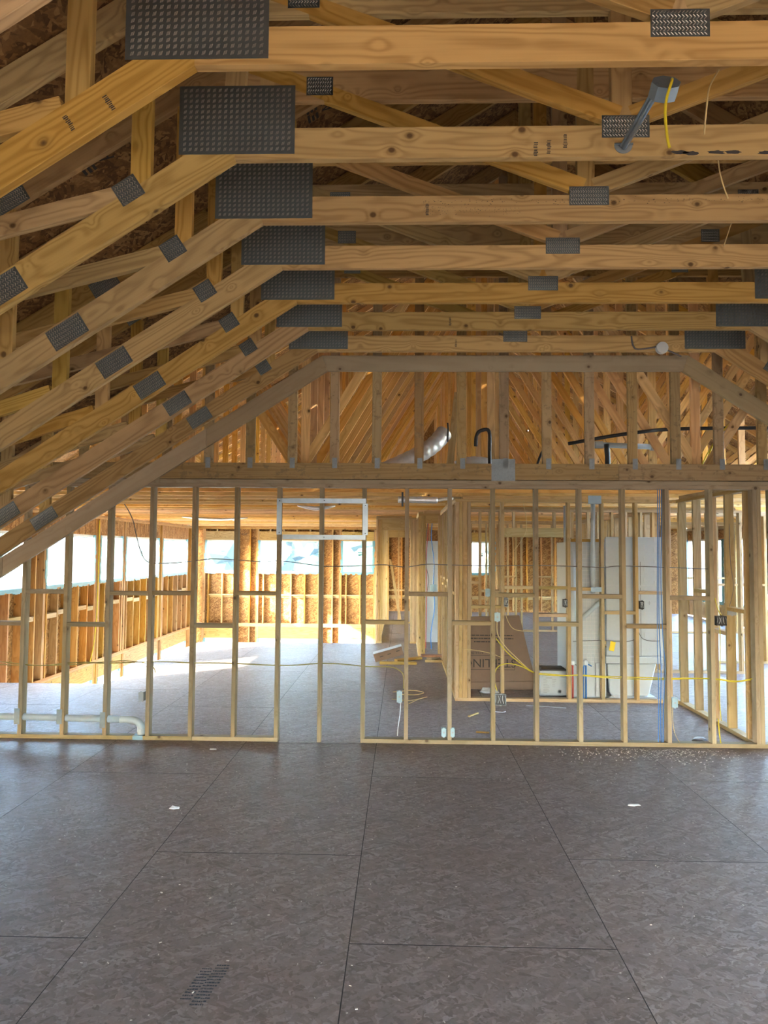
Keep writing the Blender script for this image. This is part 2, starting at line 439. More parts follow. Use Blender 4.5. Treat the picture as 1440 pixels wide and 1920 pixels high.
# printed grade stamp on a panel near the camera (rows of worn ink)
st = tag(put('panel_stamp', None, floor, T(-33, 121, 0.02)), 'worn dark grade stamp printed on the floor panel')
rnd = random.Random(3)
for cidx, (xo, yo, n, wd) in enumerate(((-35.0, 116.6, 11, 1.7), (-32.9, 115.2, 14, 2.1))):
    bxs = []
    for q in range(n):
        yy = yo + q * 0.82; xx = xo + (yy - 115) * 0.145
        x = xx
        while x < xx + wd:
            w = rnd.uniform(0.18, 0.5); bxs.append(((x, yy, 0), (x + w, yy + rnd.uniform(0.22, 0.42), 0.012))); x += w + rnd.uniform(0.03, 0.1)
    joined('stamp_lettering', bxs, 'inkfloor', st, T(0, 0, 0.0))
lower = tag(sheet('floor_lower', (-244, 377, -121), (-20, 840, -120), 'concrete'), 'pale concrete floor of the storey below the loft', 'floor', kind='structure')

# ---------------------------------------------------------------- trusses over the near room
XC = 37.35; SL = 0.655; ZC = 137.75; KX = -29.15; CS = 1 / math.cos(math.atan(SL))
ANG = math.atan(SL); TM = 0.622; TZ = 161.8; TX = -47.9; TA = math.atan(TM)
def mir(pts, s): return pts if s < 0 else [(2 * XC - x, z) for x, z in pts]
def tcz(x): return TZ + TM * (x - TX)            # underside of the left top chord
def lcz(x): return ZC + SL * (x - KX)            # underside of the left sloped lower chord
def web(name, a, b, y, mat, parent, s=-1, w=3.5, key=None):
    (a, b) = mir([a, b], s)
    d = Vector((b[0] - a[0], b[1] - a[1])).normalized(); n = Vector((-d.y, d.x)) * (w / 2)
    A = Vector(a); B = Vector(b)
    pts = [tuple(A - n), tuple(B - n), tuple(B + n), tuple(A + n)]
    return prism(name, pts, y, 1.5, mat, parent, (d.x, d.y), key=(key, s, mat) if key else None)
def attic_truss(y, label, gable=False):
    r = root('roof_truss', label, 'truss', (XC, y, 0), 'roof trusses over the near room')
    k = 5.5 * CS
    for s in (-1, 1):
        sd = s
        x0 = -160.0
        # sloped lower chord with a mitred upper end
        pts = [(x0, lcz(x0)), (KX, ZC), (KX + 0.1, ZC + 1.5), (KX - 1.6, ZC + 5.45), (KX - 9.0, lcz(KX - 9.0) + k), (x0, lcz(x0) + k)]
        gx = (1, SL) if s < 0 else (1, -SL)
        prism('sloped_chord', mir(pts, s), y, 1.5, 'pine', r, gx, key=('lc', s))
        # top chord
        kt = 5.5 / math.cos(TA); xe = -300.0
        prism('top_chord', mir([(xe, tcz(xe)), (XC, tcz(XC)), (XC, tcz(XC) + kt), (xe, tcz(xe) + kt)], s), y, 1.5, 'pine', r, (1, TM) if s < 0 else (1, -TM), key=('tc', s))
        web('vertical_web', (-45.45, lcz(-45.45) + k - 3), (-45.45, tcz(-45.45) + 0.3), y + 0.001, 'pine', r, s, key='v1')
        web('vertical_web', (-82.0, lcz(-82.0) + k - 2), (-82.0, tcz(-82.0) + 0.3), y + 0.001, 'pine', r, s, key='v2')
        web('vertical_web', (-121.0, lcz(-121.0) + k - 2), (-121.0, tcz(-121.0) + 0.3), y + 0.001, 'pine', r, s, key='v3')
        web('shallow_web', (-47.6, 131.9), (-116, 114.5), y + 0.0005, 'pine', r, s, key='sw')
        web('shallow_web', (-84, 108), (-158, 84), y + 0.0005, 'pine', r, s, key='sw2')
        web('v_web', (XC - 1.0, 144.9), (-33, 171.5), y + 0.0005, 'pine', r, s, key='vw')
        web('heel_web', (-29.8, 143.0), (-28.0, tcz(-28.0)), y + 0.001, 'pine', r, s, key='hw')
        sg = 1 if s < 0 else -1
        def px(x): return x if s < 0 else 2 * XC - x
        plate(px(-28.9), 144.65, y, 20.0, 12.1, 0, r, 'big')
        if y > 100: plate(px(-47.5), 132.4, y, 4.5, 4.1, sg * ANG, r)
        plate(px(-68.9), 115.1, y, 8.0, 4.5, sg * ANG, r)
        plate(px(-82.0), 142.9, y, 8.0, 4.4, sg * TA, r)
        plate(px(-121), 80.8, y, 9.0, 4.4, sg * ANG, r)
    prism('flat_chord', [(KX, ZC), (2 * XC - KX, ZC), (2 * XC - KX + 1.6, ZC + 5.45), (KX - 1.6, ZC + 5.45)], y + 0.0005, 1.5, 'pine', r, (1, 0), key='fc')
    lumber('collar_beam', (-44, y + 0.75, 167), (2 * XC + 44, y + 0.75, 167), 1.49, 7.2, 'pine', r)
    lumber('king_post', (XC - 0.6, y + 0.751, 143.2), (XC - 0.6, y + 0.751, tcz(XC)), 1.5, 3.5, 'pine', r)
    plate(XC, 142.95, y, 8.0, 3.9, 0, r)
    plate(XC - 55, 166.5, y, 5.5, 3.9, 0, r); plate(XC + 55, 166.5, y, 5.5, 3.9, 0, r)
    return r
TY = [74.0] + [95.5 + 24 * i for i in range(7)]
TL = ['nearest roof truss, only its sloped timber and webs cut by the top left corner',
      'roof truss with the topmost flat beam, nearest to the camera',
      'second roof truss, its flat beam carrying the grey fixture bar foot and black smudges',
      'third roof truss, flat beam with a weathered grey pitted strip along its top edge',
      'fourth roof truss, plain yellow flat beam below the pitted one',
      'fifth roof truss, flat beam with a pair of dark knots towards the right',
      'sixth roof truss, flat beam two above the pale grey ceiling board',
      'seventh and farthest yellow roof truss, with a small white junction box on its beam']
trusses = [attic_truss(y, l) for y, l in zip(TY, TL)]

# weathered strip and smudges that belong to two of the beams
rnd = random.Random(11)
bx = []
for q in range(150):
    x = rnd.uniform(3, 75); z = 141.9 + rnd.gauss(0, 0.32); w = rnd.uniform(0.06, 0.3)
    bx.append(((x, -0.012, z), (x + w, 0, z + rnd.uniform(0.04, 0.1))))
for q in range(110):
    x = rnd.uniform(4, 24); z = 140.1 + rnd.gauss(0, 0.5); w = rnd.uniform(0.06, 0.16)
    bx.append(((x, -0.012, z), (x + w, 0, z + 0.07)))
joined('pitting', bx, 'ink', trusses[3], T(0, TY[3], 0))['kind'] = 'stuff'
def blotch(name, parent, y, pts, r, mat):
    for p in pts:
        bm = bmesh.new(); n = 14; vs = []
        for k in range(n):
            a = 2 * math.pi * k / n; q = rnd.uniform(0.7, 1.2)
            vs.append(bm.verts.new((math.cos(a) * r * 2.4 * q * S, 0, math.sin(a) * r * 0.55 * q * S)))
        bm.faces.new(vs[::-1])
        put(name, done(bm, None, mat), parent, T(p[0], y - 0.02, p[1]))
blotch('smudge', trusses[2], TY[2], [(46.2, 138.35), (48.2, 138.2), (52.4, 138.3), (55.2, 138.3), (60.8, 138.2)], 0.62, 'ink')
for ti, x, z, a in ((1, -41.0, 132.6, 0), (1, -46.5, 129.8, 0), (2, 24.4, 139.6, 1), (2, 22.2, 139.2, 1), (2, 27.2, 140.6, 1), (3, 4.6, 140.4, 1), (6, 14.0, 140.3, 1), (7, 17.5, 140.6, 1)):
    bxs = []
    for q in range(9):
        o = q * 0.28
        bxs.append(((-0.35 + rnd.uniform(-0.1, 0.1), 0, -1.3 + o), (0.3 + rnd.uniform(-0.1, 0.1), 0.015, -1.3 + o + rnd.uniform(0.1, 0.2))))
    Mx = frame((x, TY[ti] - 0.02, z), (math.cos(ANG), 0, math.sin(ANG)) if not a else (1, 0, 0), (0, 1, 0))
    joined('grade_stamp', bxs, 'ink', trusses[ti], Mx, key=None)

# ---------------------------------------------------------------- roof boards over the near room
def roof_side(name, label, s, y0, y1, x_ridge, z_ridge, m, run, mat='osb_roof', bare=None):
    r = tag(put(name, None, None, T(x_ridge, y0, z_ridge)), label, 'roof', kind='structure')
    a = math.atan(m); L = run / math.cos(a); d = 0; row = 0
    while d < L - 1:
        e = min(d + 48.0, L); y = y0 - (48 if row % 2 else 0)
        while y < y1:
            ya, yb = max(y, y0), min(y + 96.0, y1)
            if yb - ya > 3 and not (bare and d >= bare[0] and yb <= bare[1]):
                c = (d + e) / 2
                pos = (x_ridge + s * c * math.cos(a), (ya + yb) / 2, z_ridge - c * math.sin(a) + 0.25)
                put('roof_panel', boxmesh(yb - ya, e - d, 0.45, mat, 0.04), r, frame(pos, (0, 1, 0), (math.cos(a), 0, -s * math.sin(a))))
            y += 96
        d += 48; row += 1
    return r
RZ = tcz(XC) + 5.5 / math.cos(TA) + 0.35
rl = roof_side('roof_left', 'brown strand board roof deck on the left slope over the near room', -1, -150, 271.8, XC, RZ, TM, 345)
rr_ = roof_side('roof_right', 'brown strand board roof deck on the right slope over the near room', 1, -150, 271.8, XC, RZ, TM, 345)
def roof_stamp(x, y, words, size):
    z = RZ - TM * (XC - x) - 0.12
    M = frame((x, y, z), (0, -1, 0), (-math.cos(TA), 0, -math.sin(TA)))
    text('panel_stamp', words, size, 'ink', rl, M)
for x, y in ((-66, 150), (-84, 198), (-70, 226), (-93, 176), (-60, 250), (-38, 180), (-20, 178), (-104, 236)):
    roof_stamp(x, y, 'APA', 5.0)
    M = frame((x - 4, y, RZ - TM * (XC - x + 4) - 0.12), (0, -1, 0), (-math.cos(TA), 0, -math.sin(TA)))
    joined('stamp_lettering', [((-5 + q % 3 * 3.6, -1.6 + (q // 3) * 1.2, -0.02), (-5 + q % 3 * 3.6 + rnd.uniform(2, 3.3), -0.9 + (q // 3) * 1.2, 0.0)) for q in range(9)], 'ink', rl, M)

# ---------------------------------------------------------------- gable truss above the stud wall
W = 268.5
g = root('gable_truss', 'weathered gable truss standing on the stud wall, with pale grey boards outlining the ceiling', 'truss', (XC, W, 97))
for s in (-1, 1):
    k = 6.1 * CS
    gx = (1, 0.641)
    e = -235.0 if s < 0 else -160.0
    def gz(x): return 137.9 + 0.641 * (x + 28.8)
    mid = -88.0
    for (xa, xb) in ((-28.8, -74.0), (-74.1, -150.0), (-150.1, e)):
        if xb < xa:
            xi = xb
            top = (xa, gz(xa) + k) if xa < -29 else (-30.8, 143.9)
            prism('slope_board', mir([(xi, gz(xi)), (xa, gz(xa)), top, (xi, gz(xi) + k)], s), W - 1.6, 1.5, 'scab', g, (1, 0.641) if s < 0 else (1, -0.641))
    kt = 5.5 / math.cos(TA)
    prism('top_chord', mir([(-300, tcz(-300)), (XC, tcz(XC)), (XC, tcz(XC) + kt), (-300, tcz(-300) + kt)], s), W + 1.5, 1.5, 'gable', g, (1, TM) if s < 0 else (1, -TM), key=('gtc', s))
prism('flat_board', [(-28.7, 137.9), (2 * XC + 28.7, 137.9), (2 * XC + 30.8, 143.85), (-30.8, 143.85)], W - 1.6, 1.5, 'scab', g, (1, 0))
GX = [5.9 + 15.98 * k for k in range(-12, 13)]
for x in GX:
    xm = x if x < XC else 2 * XC - x
    if tcz(xm) < 108: continue
    lumber('gable_stud', (x, W + 2.25, 103.5), (x, W + 2.25, tcz(xm) + 1), 1.5, 3.5, 'gable', g)
    if -90 < x < 150: plate(x + 0.3, 103.4, W + 0.0, 1.9, 4.0, 0, g, 'small', 'zinc', 'zinc')
box('bottom_beam', (-240, W + 0.02, 97.3), (80, W + 3, 103.4), 'gable', g)
box('bottom_beam', (80.1, W + 0.02, 97.3), (300, W + 3, 103.4), 'gable', g)
plate(37.3, 101.0, W, 8.8, 8.2, 0, g, 'small', 'zinc', 'zinc')

# ---------------------------------------------------------------- stud walls
def stud_wall(name, label, axis, f0, a0, a1, studs, blocks=(), depth=3.5, zt=94.1, mat='spf', bottom=None, top=True, extra=()):
    """axis 'x': runs along X with its front face at y=f0; axis 'y': runs along Y with its near face at x=f0"""
    r = tag(put(name, None, None, T(*((a0, f0, 0) if axis == 'x' else (f0, a0, 0)))), label, 'wall', kind='structure')
    def P(a, f, z): return (a, f, z) if axis == 'x' else (f, a, z)
    def bar(nm, a, b, z0, z1, d0=0, d1=None, mt=None):
        d1 = depth if d1 is None else d1
        return box(nm, P(min(a, b), f0 + d0, z0), P(max(a, b), f0 + d1, z1), mt or mat, r)
    for (a, b) in (bottom if bottom is not None else [(a0, a1)]): bar('bottom_plate', a, b, 0.02, 1.5)
    if top:
        bar('top_plate', a0, a1, zt, zt + 1.48); bar('top_plate', a0 + 3.6, a1 - 3.6, zt + 1.5, zt + 2.98)
    for q in studs:
        a, z0, z1 = q if isinstance(q, tuple) else (q, 1.5, zt)
        bar('stud', a - 0.75, a + 0.75, z0, z1)
    for (a, b, z) in blocks: bar('blocking', a, b, z - 0.75, z + 0.75)
    for (nm, a, b, z0, z1, d0, d1) in extra: bar(nm, a, b, z0, z1, d0, d1)
    return r
SX = [-142.5 + 16 * i for i in range(-6, 20)]
def sx(i): return -142.5 + 16 * i
studs = []
for i in range(-6, 18):
    if i == 7: studs.append((sx(i), 0.02, 94.1))
    else: studs.append(sx(i))
studs += [sx(17) + 1.55, sx(17) + 6.5, sx(18) + 4]
blk = []
for i, z in ((-1, 42.4), (0, 54.4), (1, 42.2), (2, 54.0), (3, 54.2), (4, 42.2), (5, 54.4), (8, 44.1), (9, 54.6), (10, 44.1), (11, 54.5), (12, 44.0), (13, 54.3), (14, 43.5), (15, 54.0)):
    blk.append((sx(i) + 0.76, sx(i + 1) - 0.76, z))
wall_c = stud_wall('wall_center', 'open stud partition across the room with bare spruce studs and staggered blocking', 'x', W + 0.02, -240, 150, studs, blk, mat='spfbacklit',
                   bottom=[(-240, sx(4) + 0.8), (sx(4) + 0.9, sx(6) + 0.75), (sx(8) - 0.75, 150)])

# second wall: bathroom partition parallel to the first, corner posts at its left
p1x = [31.6, 47.4, 63.1, 78.8, 94.6, 110.6, 126]
wall_b = stud_wall('wall_bathroom', 'bare stud wall in front of the white tub surrounds', 'x', 344.5, 25.0, 130, p1x + [26.0, 27.6],
                   [(32.4, 46.6, 44.2), (48.2, 62.3, 53.5), (79.6, 93.8, 53.0), (95.4, 109.8, 42.0), (111.4, 125.2, 51.5), (63.9, 78.0, 53.5), (63.9, 78.0, 40.5)],
                   extra=[('corner_post', 28.5, 30.8, 1.5, 94.1, 0.3, 3.2)])
wall_r = stud_wall('wall_bathroom_side', 'bare stud wall running away from the partition at the right', 'y', 129.2, W + 3.7, 344, [277, 293, 309, 325, 341.5],
                   [(277.8, 292.2, 48.5), (293.8, 308.2, 38.5), (309.8, 324.2, 54), (325.8, 340.6, 50)])
wall_h = stud_wall('wall_hall_side', 'stud wall seen edge on left of the bathroom', 'y', 25.0, 348.2, 485, [349.5 + 16 * k for k in range(9)],
                   [(349.5 + 16 * k + .8, 349.5 + 16 * k + 15.2, 50 + 4 * (k % 2)) for k in range(8)])
wall_cl = stud_wall('wall_closet', 'short stud wall around a narrow closet opening', 'x', 485.2, 10.5, 28.4, [11.3, 12.9, 14.5, 24.5, 26.1, 27.6], [], bottom=[(10.5, 15.2), (23.8, 28.4)],
                    extra=[('header', 15.3, 23.7, 89, 94.1, 0, 3.5)])
wall_cs = stud_wall('wall_closet_side', 'stud wall running back beside the hallway', 'y', 10.5, 489, 838, [492 + 16 * k for k in range(22)], [])
wall_e = stud_wall('wall_hall', 'stud wall with a doorway at the edge of the loft', 'x', 551.2, -20.5, 10.4, [-19.7, -18.1, -16.5, 6.6, 8.2, 9.7], [], bottom=[(-20.5, -15.7), (5.8, 10.4)],
                   extra=[('header', -15.7, 5.8, 86, 94.1, 0, 3.5)])
wall_e2 = stud_wall('wall_hall_back', 'inner stud wall with a narrow doorway down the hall', 'x', 700, -16.5, 10.4, [-15.6, -14.0, -4.0, 7.8, 9.4], [(-13.2, -4.8, 32), (-3.2, 7.0, 32)],
                    extra=[('header', -13.2, 7.0, 83, 94.1, 0, 3.5)])
wall_es = stud_wall('wall_hall_left', 'stud wall between the hallway and the open void', 'y', -20.5, 555, 838, [558 + 16 * k for k in range(18)], [])
wall_p3 = stud_wall('wall_bedroom', 'stud wall with door headers behind the bathroom', 'x', 430, 29, 200, [30, 46, 58, (66, 84.6, 94.1), (78, 84.6, 94.1), (90, 84.6, 94.1), 59.6, 99, 100.6, 110, 116, 124, 132, 141, 148, 164, 180, 199, 36, 52],
                    [(30.8, 45.2, 52), (46.8, 57.2, 47), (101.4, 115.2, 50)], bottom=[(29, 60.4), (98, 200)],
                    extra=[('header', 60.4, 98.2, 79, 84.5, 0, 3.5)])
wall_p4 = stud_wall('wall_bedroom_side', 'stud wall running away between the back rooms', 'y', 150, 434, 640, [436 + 16 * k for k in range(13)], [(436 + 16 * k + .8, 436 + 16 * k + 15.2, 46) for k in range(0, 12, 2)])
wall_p5 = stud_wall('wall_bedroom_back', 'farthest inner stud wall of the back rooms', 'x', 640, 14.5, 318, [20 + 16 * k for k in range(18)] + [53.6, 86, 44, 60.5, 74, 93, 105],
                    [(20 + 16 * k + .8, 20 + 16 * k + 15.2, 48 - 6 * (k % 2)) for k in range(0, 17, 2)])
wall_p6 = stud_wall('wall_bedroom_right', 'stud wall deep in the right hand rooms', 'x', 470, 200, 318, [201 + 16 * k for k in range(8)], [(201 + 16 * k + .8, 201 + 16 * k + 15.2, 50) for k in range(7)])

# ---------------------------------------------------------------- outer walls with windows
def window(n, label, o, ax, w, h, inward, film=True, sticker=True, mull=False):
    """o lower left corner seen from the room, ax direction of its width, inward normal towards the room"""
    M = frame(o, ax, (0, 0, 1))
    r = tag(put('window_%d' % n, None, None, M), label, 'window', kind='structure')
    # local frame: x width, y up, z = ax x up  (points out of or into the room)
    zin = Vector(ax).cross(Vector((0, 0, 1))).dot(Vector(inward))
    q = 1 if zin > 0 else -1
    def zz(a, b): return (min(q * a, q * b), max(q * a, q * b))
    def fr(t, a, b, ins=0.0):
        z0, z1 = zz(a, b); i = ins
        bs = [((i, i, z0), (w - i, i + t, z1)), ((i, h - i - t, z0), (w - i, h - i, z1)), ((i, i + t, z0), (i + t, h - i - t, z1)), ((w - i - t, i + t, z0), (w - i, h - i - t, z1))]
        if mull: bs.append(((w / 2 - t / 2, i + t, z0), (w / 2 + t / 2, h - i - t, z1)))
        return bs
    joined('window_frame', fr(1.6, -4.5, -1.2), 'vinyl', r, M)
    z0, z1 = zz(-3.2, -3.0)
    joined('window_pane', [((1.5, 1.5, z0), (w - 1.5, h - 1.5, z1))], 'pane', r, M)
    if film:
        f = []
        rr = random.Random(n)
        for k in range(int(w / 3)):
            x = k * w / int(w / 3); xx = (k + 1) * w / int(w / 3)
            a, b = zz(-1.0, 0.35)
            f.append(((x, -rr.uniform(0.6, 2.4), a), (xx, 1.3, b)))
        for k in range(int(h / 3)):
            y = k * h / int(h / 3); yy = (k + 1) * h / int(h / 3)
            a, b = zz(-1.0, 0.35)
            f.append(((-rr.uniform(0.3, 1.8), y, a), (1.2, yy, b)))
            f.append(((w - 1.2, y, a), (w + rr.uniform(0.3, 1.8), yy, b)))
        joined('protective_film', f, 'film', r, M)
    if sticker:
        z0, z1 = zz(-2.99, -2.95)
        sx_, sy_ = w * 0.5, h * 0.62
        joined('window_sticker', [((sx_, sy_, z0), (sx_ + 5.5, sy_ + 1.5, z1)), ((sx_, sy_ - 3.2, z0), (sx_ + 5.5, sy_ - 0.4, z1))], 'film', r, M)
    return r

LX = -244.0
wall_l = tag(put('wall_left', None, None, T(LX, 377, 0)), 'tall outer wall of bare studs and orange strand board on the left', 'wall', kind='structure')
LW = [(304, 354), (404, 464), (488.5, 566), (577, 622), (630.5, 716), (728.5, 811)]
ZB, ZT, LB, LTp = 43.5, 81.0, -112.0, -33.0  # lower windows lengthened out of view so more light bounces up the void
def wall_sheets(parent, axis, f0, f1, a0, a1, wins, z0, z1):
    """strand board behind the studs, left open at each window; wins are (a,b,z0,z1)"""
    cuts = sorted({a0, a1, *[q for w_ in wins for q in w_[:2]]})
    for a, b in zip(cuts[:-1], cuts[1:]):
        zs = [z0, z1]; op = [w_ for w_ in wins if w_[0] <= a + .1 and w_[1] >= b - .1]
        seg = []; z = z0
        for w_ in sorted(op, key=lambda t: t[2]): seg.append((z, w_[2])); z = w_[3]
        seg.append((z, z1))
        for (za, zb) in seg:
            n = max(1, round((b - a) / 48))
            for k in range(n):
                u, v = a + (b - a) * k / n, a + (b - a) * (k + 1) / n
                lo = (u, f0, za) if axis == 'x' else (f0, u, za)
                hi = (v, f1, zb) if axis == 'x' else (f1, v, zb)
                sheet('sheathing_panel', lo, hi, 'osb_wall', parent)
lw = [(a, b, ZB, ZT) for a, b in LW] + [(a, b, LB, LTp) for a, b in LW]
wall_sheets(wall_l, 'y', LX - 6, LX - 5.5, 273, 840, lw, -120, 97)
def lbar(nm, y0, y1, z0, z1, d=5.4, mt='warmwood'): return box(nm, (LX - d, y0, z0), (LX, y1, z1), mt, wall_l)
lbar('top_plate', 273, 840, 94.1, 95.55); lbar('top_plate', 273, 840, 95.6, 97.05)
lbar('mid_plate', 377, 840, -19.6, -18.15); lbar('mid_plate', 377, 840, -21.2, -19.7)
edges = [q for w_ in LW for q in w_]
k = 282.0; ys = []
while k < 839: ys.append(k); k += 16
for y in ys:
    inside = [w_ for w_ in LW if w_[0] - 2 < y < w_[1] + 2]
    if inside:
        lbar('stud', y, y + 1.5, -18.1, ZB - 1.6); lbar('stud', y, y + 1.5, ZT + 8, 94.0)
    else:
        lbar('stud', y, y + 1.5, -18.1, 94.0)
    lbar('stud', y, y + 1.5, -119, LB - 2) if inside else lbar('stud', y, y + 1.5, -119, -21.3)
    if y < 830 and int(y) % 48 != 42: box('blocking', (LX - 5, y + 1.55, 22.0 + (1.5 if int(y / 16) % 2 else 0)), (LX - 0.3, y + 15.9, 25.2 + (1.5 if int(y / 16) % 2 else 0)), 'spf', wall_l)
for a, b in LW:
    lbar('window_sill', a, b, ZB - 1.55, ZB - 0.05); lbar('header', a - 1.5, b + 1.5, ZT + 0.2, 93.9, 3.0, 'osb_wall')
    lbar('header', a - 1.5, b + 1.5, LTp + 0.2, -21.3, 3.5, 'pine')
    for q in (a - 3.2, a - 1.6, b + 0.1, b + 1.7):
        lbar('trimmer_stud', q, q + 1.5, -18.1, 94.0); lbar('trimmer_stud', q, q + 1.5, -119, -21.3)
box('corner_post', (LX - 5.4, 833, -119), (LX + 5, 838.4, 94), 'pine', wall_l)
text('post_stamp', 'LVL LVL LVL', 4.2, 'ink', wall_l, frame((LX + 2.2, 832.9, 20), (0, 0, 1), (-1, 0, 0)))
nw = 1
pos = ('hidden beyond the left edge of the photo', 'cut by the left edge of the photo', 'second from the left edge, wide', 'narrow one beside the yellow cables', 'fourth from the left edge, with a torn film edge', 'beside the far corner')
for i, (a, b) in enumerate(LW):
    window(nw, 'upper window in the left wall, ' + pos[i], (LX, a, ZB), (0, 1, 0), b - a, ZT - ZB, (1, 0, 0)); nw += 1
posl = ('first', 'hidden nearest', 'second', 'third', 'fourth', 'nearest the far corner')
for i, (a, b) in enumerate(LW):
    window(nw, 'lower storey window below the left wall plate, ' + posl[i], (LX, a, LB), (0, 1, 0), b - a, LTp - LB, (1, 0, 0), sticker=False); nw += 1

BY = 840.0
wall_k = tag(put('wall_back', None, None, T(38, BY, 0)), 'far outer wall of orange strand board between studs', 'wall', kind='structure')
BW = [(-231, -195), (-168, -97), (-71, -34), (70, 106)]
BWl = BW[:3]
wall_sheets(wall_k, 'x', BY + 5.5, BY + 6, LX, 319, [(a, b, ZB, ZT) for a, b in BW] + [(a, b, LB, LTp) for a, b in BWl], -120, 97)
def bbar(nm, x0, x1, z0, z1, d=5.4, mt='warmwood'): return box(nm, (x0, BY, z0), (x1, BY + d, z1), mt, wall_k)
bbar('top_plate', LX, 319, 94.1, 95.55); bbar('top_plate', LX, 319, 95.6, 97.05)
bbar('mid_plate', LX, -20, -19.6, -15.6)
k = -228.0
while k < 318:
    ins = [w_ for w_ in BW if w_[0] - 2 < k + .7 < w_[1] + 2]
    zb = -15.5 if k < -20 else 1.5
    if ins: bbar('stud', k, k + 1.5, zb, ZB - 1.6)
    else: bbar('stud', k, k + 1.5, zb, 94.0)
    if k < -20: bbar('stud', k, k + 1.5, -119, -19.7 if not ins else LB - 2)
    if k < 300: box('blocking', (k + 1.55, BY + 0.3, 16.5), (k + 15.95, BY + 5.2, 18.0), 'spf', wall_k)
    if k < 300 and ins is not None: box('blocking', (k + 1.55, BY + 3.8, 38.0 - 24), (k + 15.95, BY + 5.3, 41.5 - 24), 'spf', wall_k)
    k += 16.15
for i, (a, b) in enumerate(BW):
    bbar('window_sill', a, b, ZB - 1.55, ZB - 0.05); bbar('header', a - 3, b + 3, ZT + 0.2, 91.5, 3.4, 'pine')
    for q in range(int((b - a + 6) / 15)): box('header_block', (a - 3 + q * 15.5, BY + 0.05, 91.6), (a - 1.4 + q * 15.5, BY + 5.2, 94), 'spf', wall_k)
    if i < 3: bbar('header', a - 3, b + 3, LTp + 0.2, -19.7, 3.4, 'pine')
    for q in (a - 3.2, a - 1.6, b + 0.1, b + 1.7):
        bbar('trimmer_stud', q, q + 1.5, -15.5, 94.0)
        if i < 3: bbar('trimmer_stud', q, q + 1.5, -119, -19.7)
bp_ = ('square one beside the left corner', 'wide one in the middle', 'square one beside the hall framing', 'seen as bright slits between the right studs')
for i, (a, b) in enumerate(BW):
    window(nw, 'upper window in the far wall, ' + bp_[i], (a, BY, ZB), (1, 0, 0), b - a, ZT - ZB, (0, -1, 0)); nw += 1
for i, (a, b) in enumerate(BWl):
    window(nw, 'lower storey window strip below the far wall, ' + bp_[i].split(' one')[0] + ' one', (a, BY, LB), (1, 0, 0), b - a, LTp - LB, (0, -1, 0), sticker=False); nw += 1
text('sheet_stamp', 'LVL', 4, 'ink', wall_k, frame((-185, BY - 0.03, 88), (1, 0, 0), (0, 0, 1)))

wall_rt = tag(put('wall_right', None, None, T(319, 500, 0)), 'outer wall of strand board at the far right behind the stud rooms', 'wall', kind='structure')
RW = [(300, 384, 30, 84), (420, 560, 12, 84), (600, 700, 20, 84), (730, 820, 20, 84)]  # enlarged, the first two out of view, to light the back rooms
wall_sheets(wall_rt, 'y', 324.5, 325, W, 840, RW, 0, 97)
k = W + 1
while k < 838:
    ins = [w_ for w_ in RW if w_[0] - 1 < k < w_[1] + 1]
    if not ins: box('stud', (319, k, 1.5), (324.4, k + 1.5, 94), 'spf', wall_rt)
    else: box('stud', (319, k, 1.5), (324.4, k + 1.5, ins[0][2] - 1), 'spf', wall_rt)
    k += 16
box('top_plate', (319, W, 94.1), (324.4, 840, 97), 'spf', wall_rt)
for i, (a, b, c, d) in enumerate(RW):
    window(nw, 'window in the right outer wall enlarged for more light, number %s from the partition' % ('first', 'second', 'third', 'fourth')[i], (319, b, c), (0, -1, 0), b - a, d - c, (-1, 0, 0), sticker=False); nw += 1

# gable end behind the camera, with a wide opening for doors still to come
wall_f = tag(put('wall_front', None, None, T(XC, -150, 0)), 'strand board gable end behind the camera with a wide door opening', 'wall', kind='structure')
OP = (-50.0, 150.0, 80.0)
for (xa, xb) in ((-290, OP[0]), (OP[1], 364)):
    pts = [(xa, 0), (xb, 0)] + [(x, RZ - TM * abs(x - XC) - 0.5) for x in ((xb, xa) if not (xa < XC < xb) else (xb, XC, xa))]
    prism('sheathing_panel', pts, -151, 0.5, 'osb_wall', wall_f, (1, 0), bev=0)
prism('sheathing_panel', [(OP[0], OP[2]), (OP[1], OP[2]), (OP[1], RZ - TM * (OP[1] - XC) - 0.5), (XC, RZ - 0.5), (OP[0], RZ - TM * (XC - OP[0]) - 0.5)], -151, 0.5, 'osb_wall', wall_f, (1, 0), bev=0)

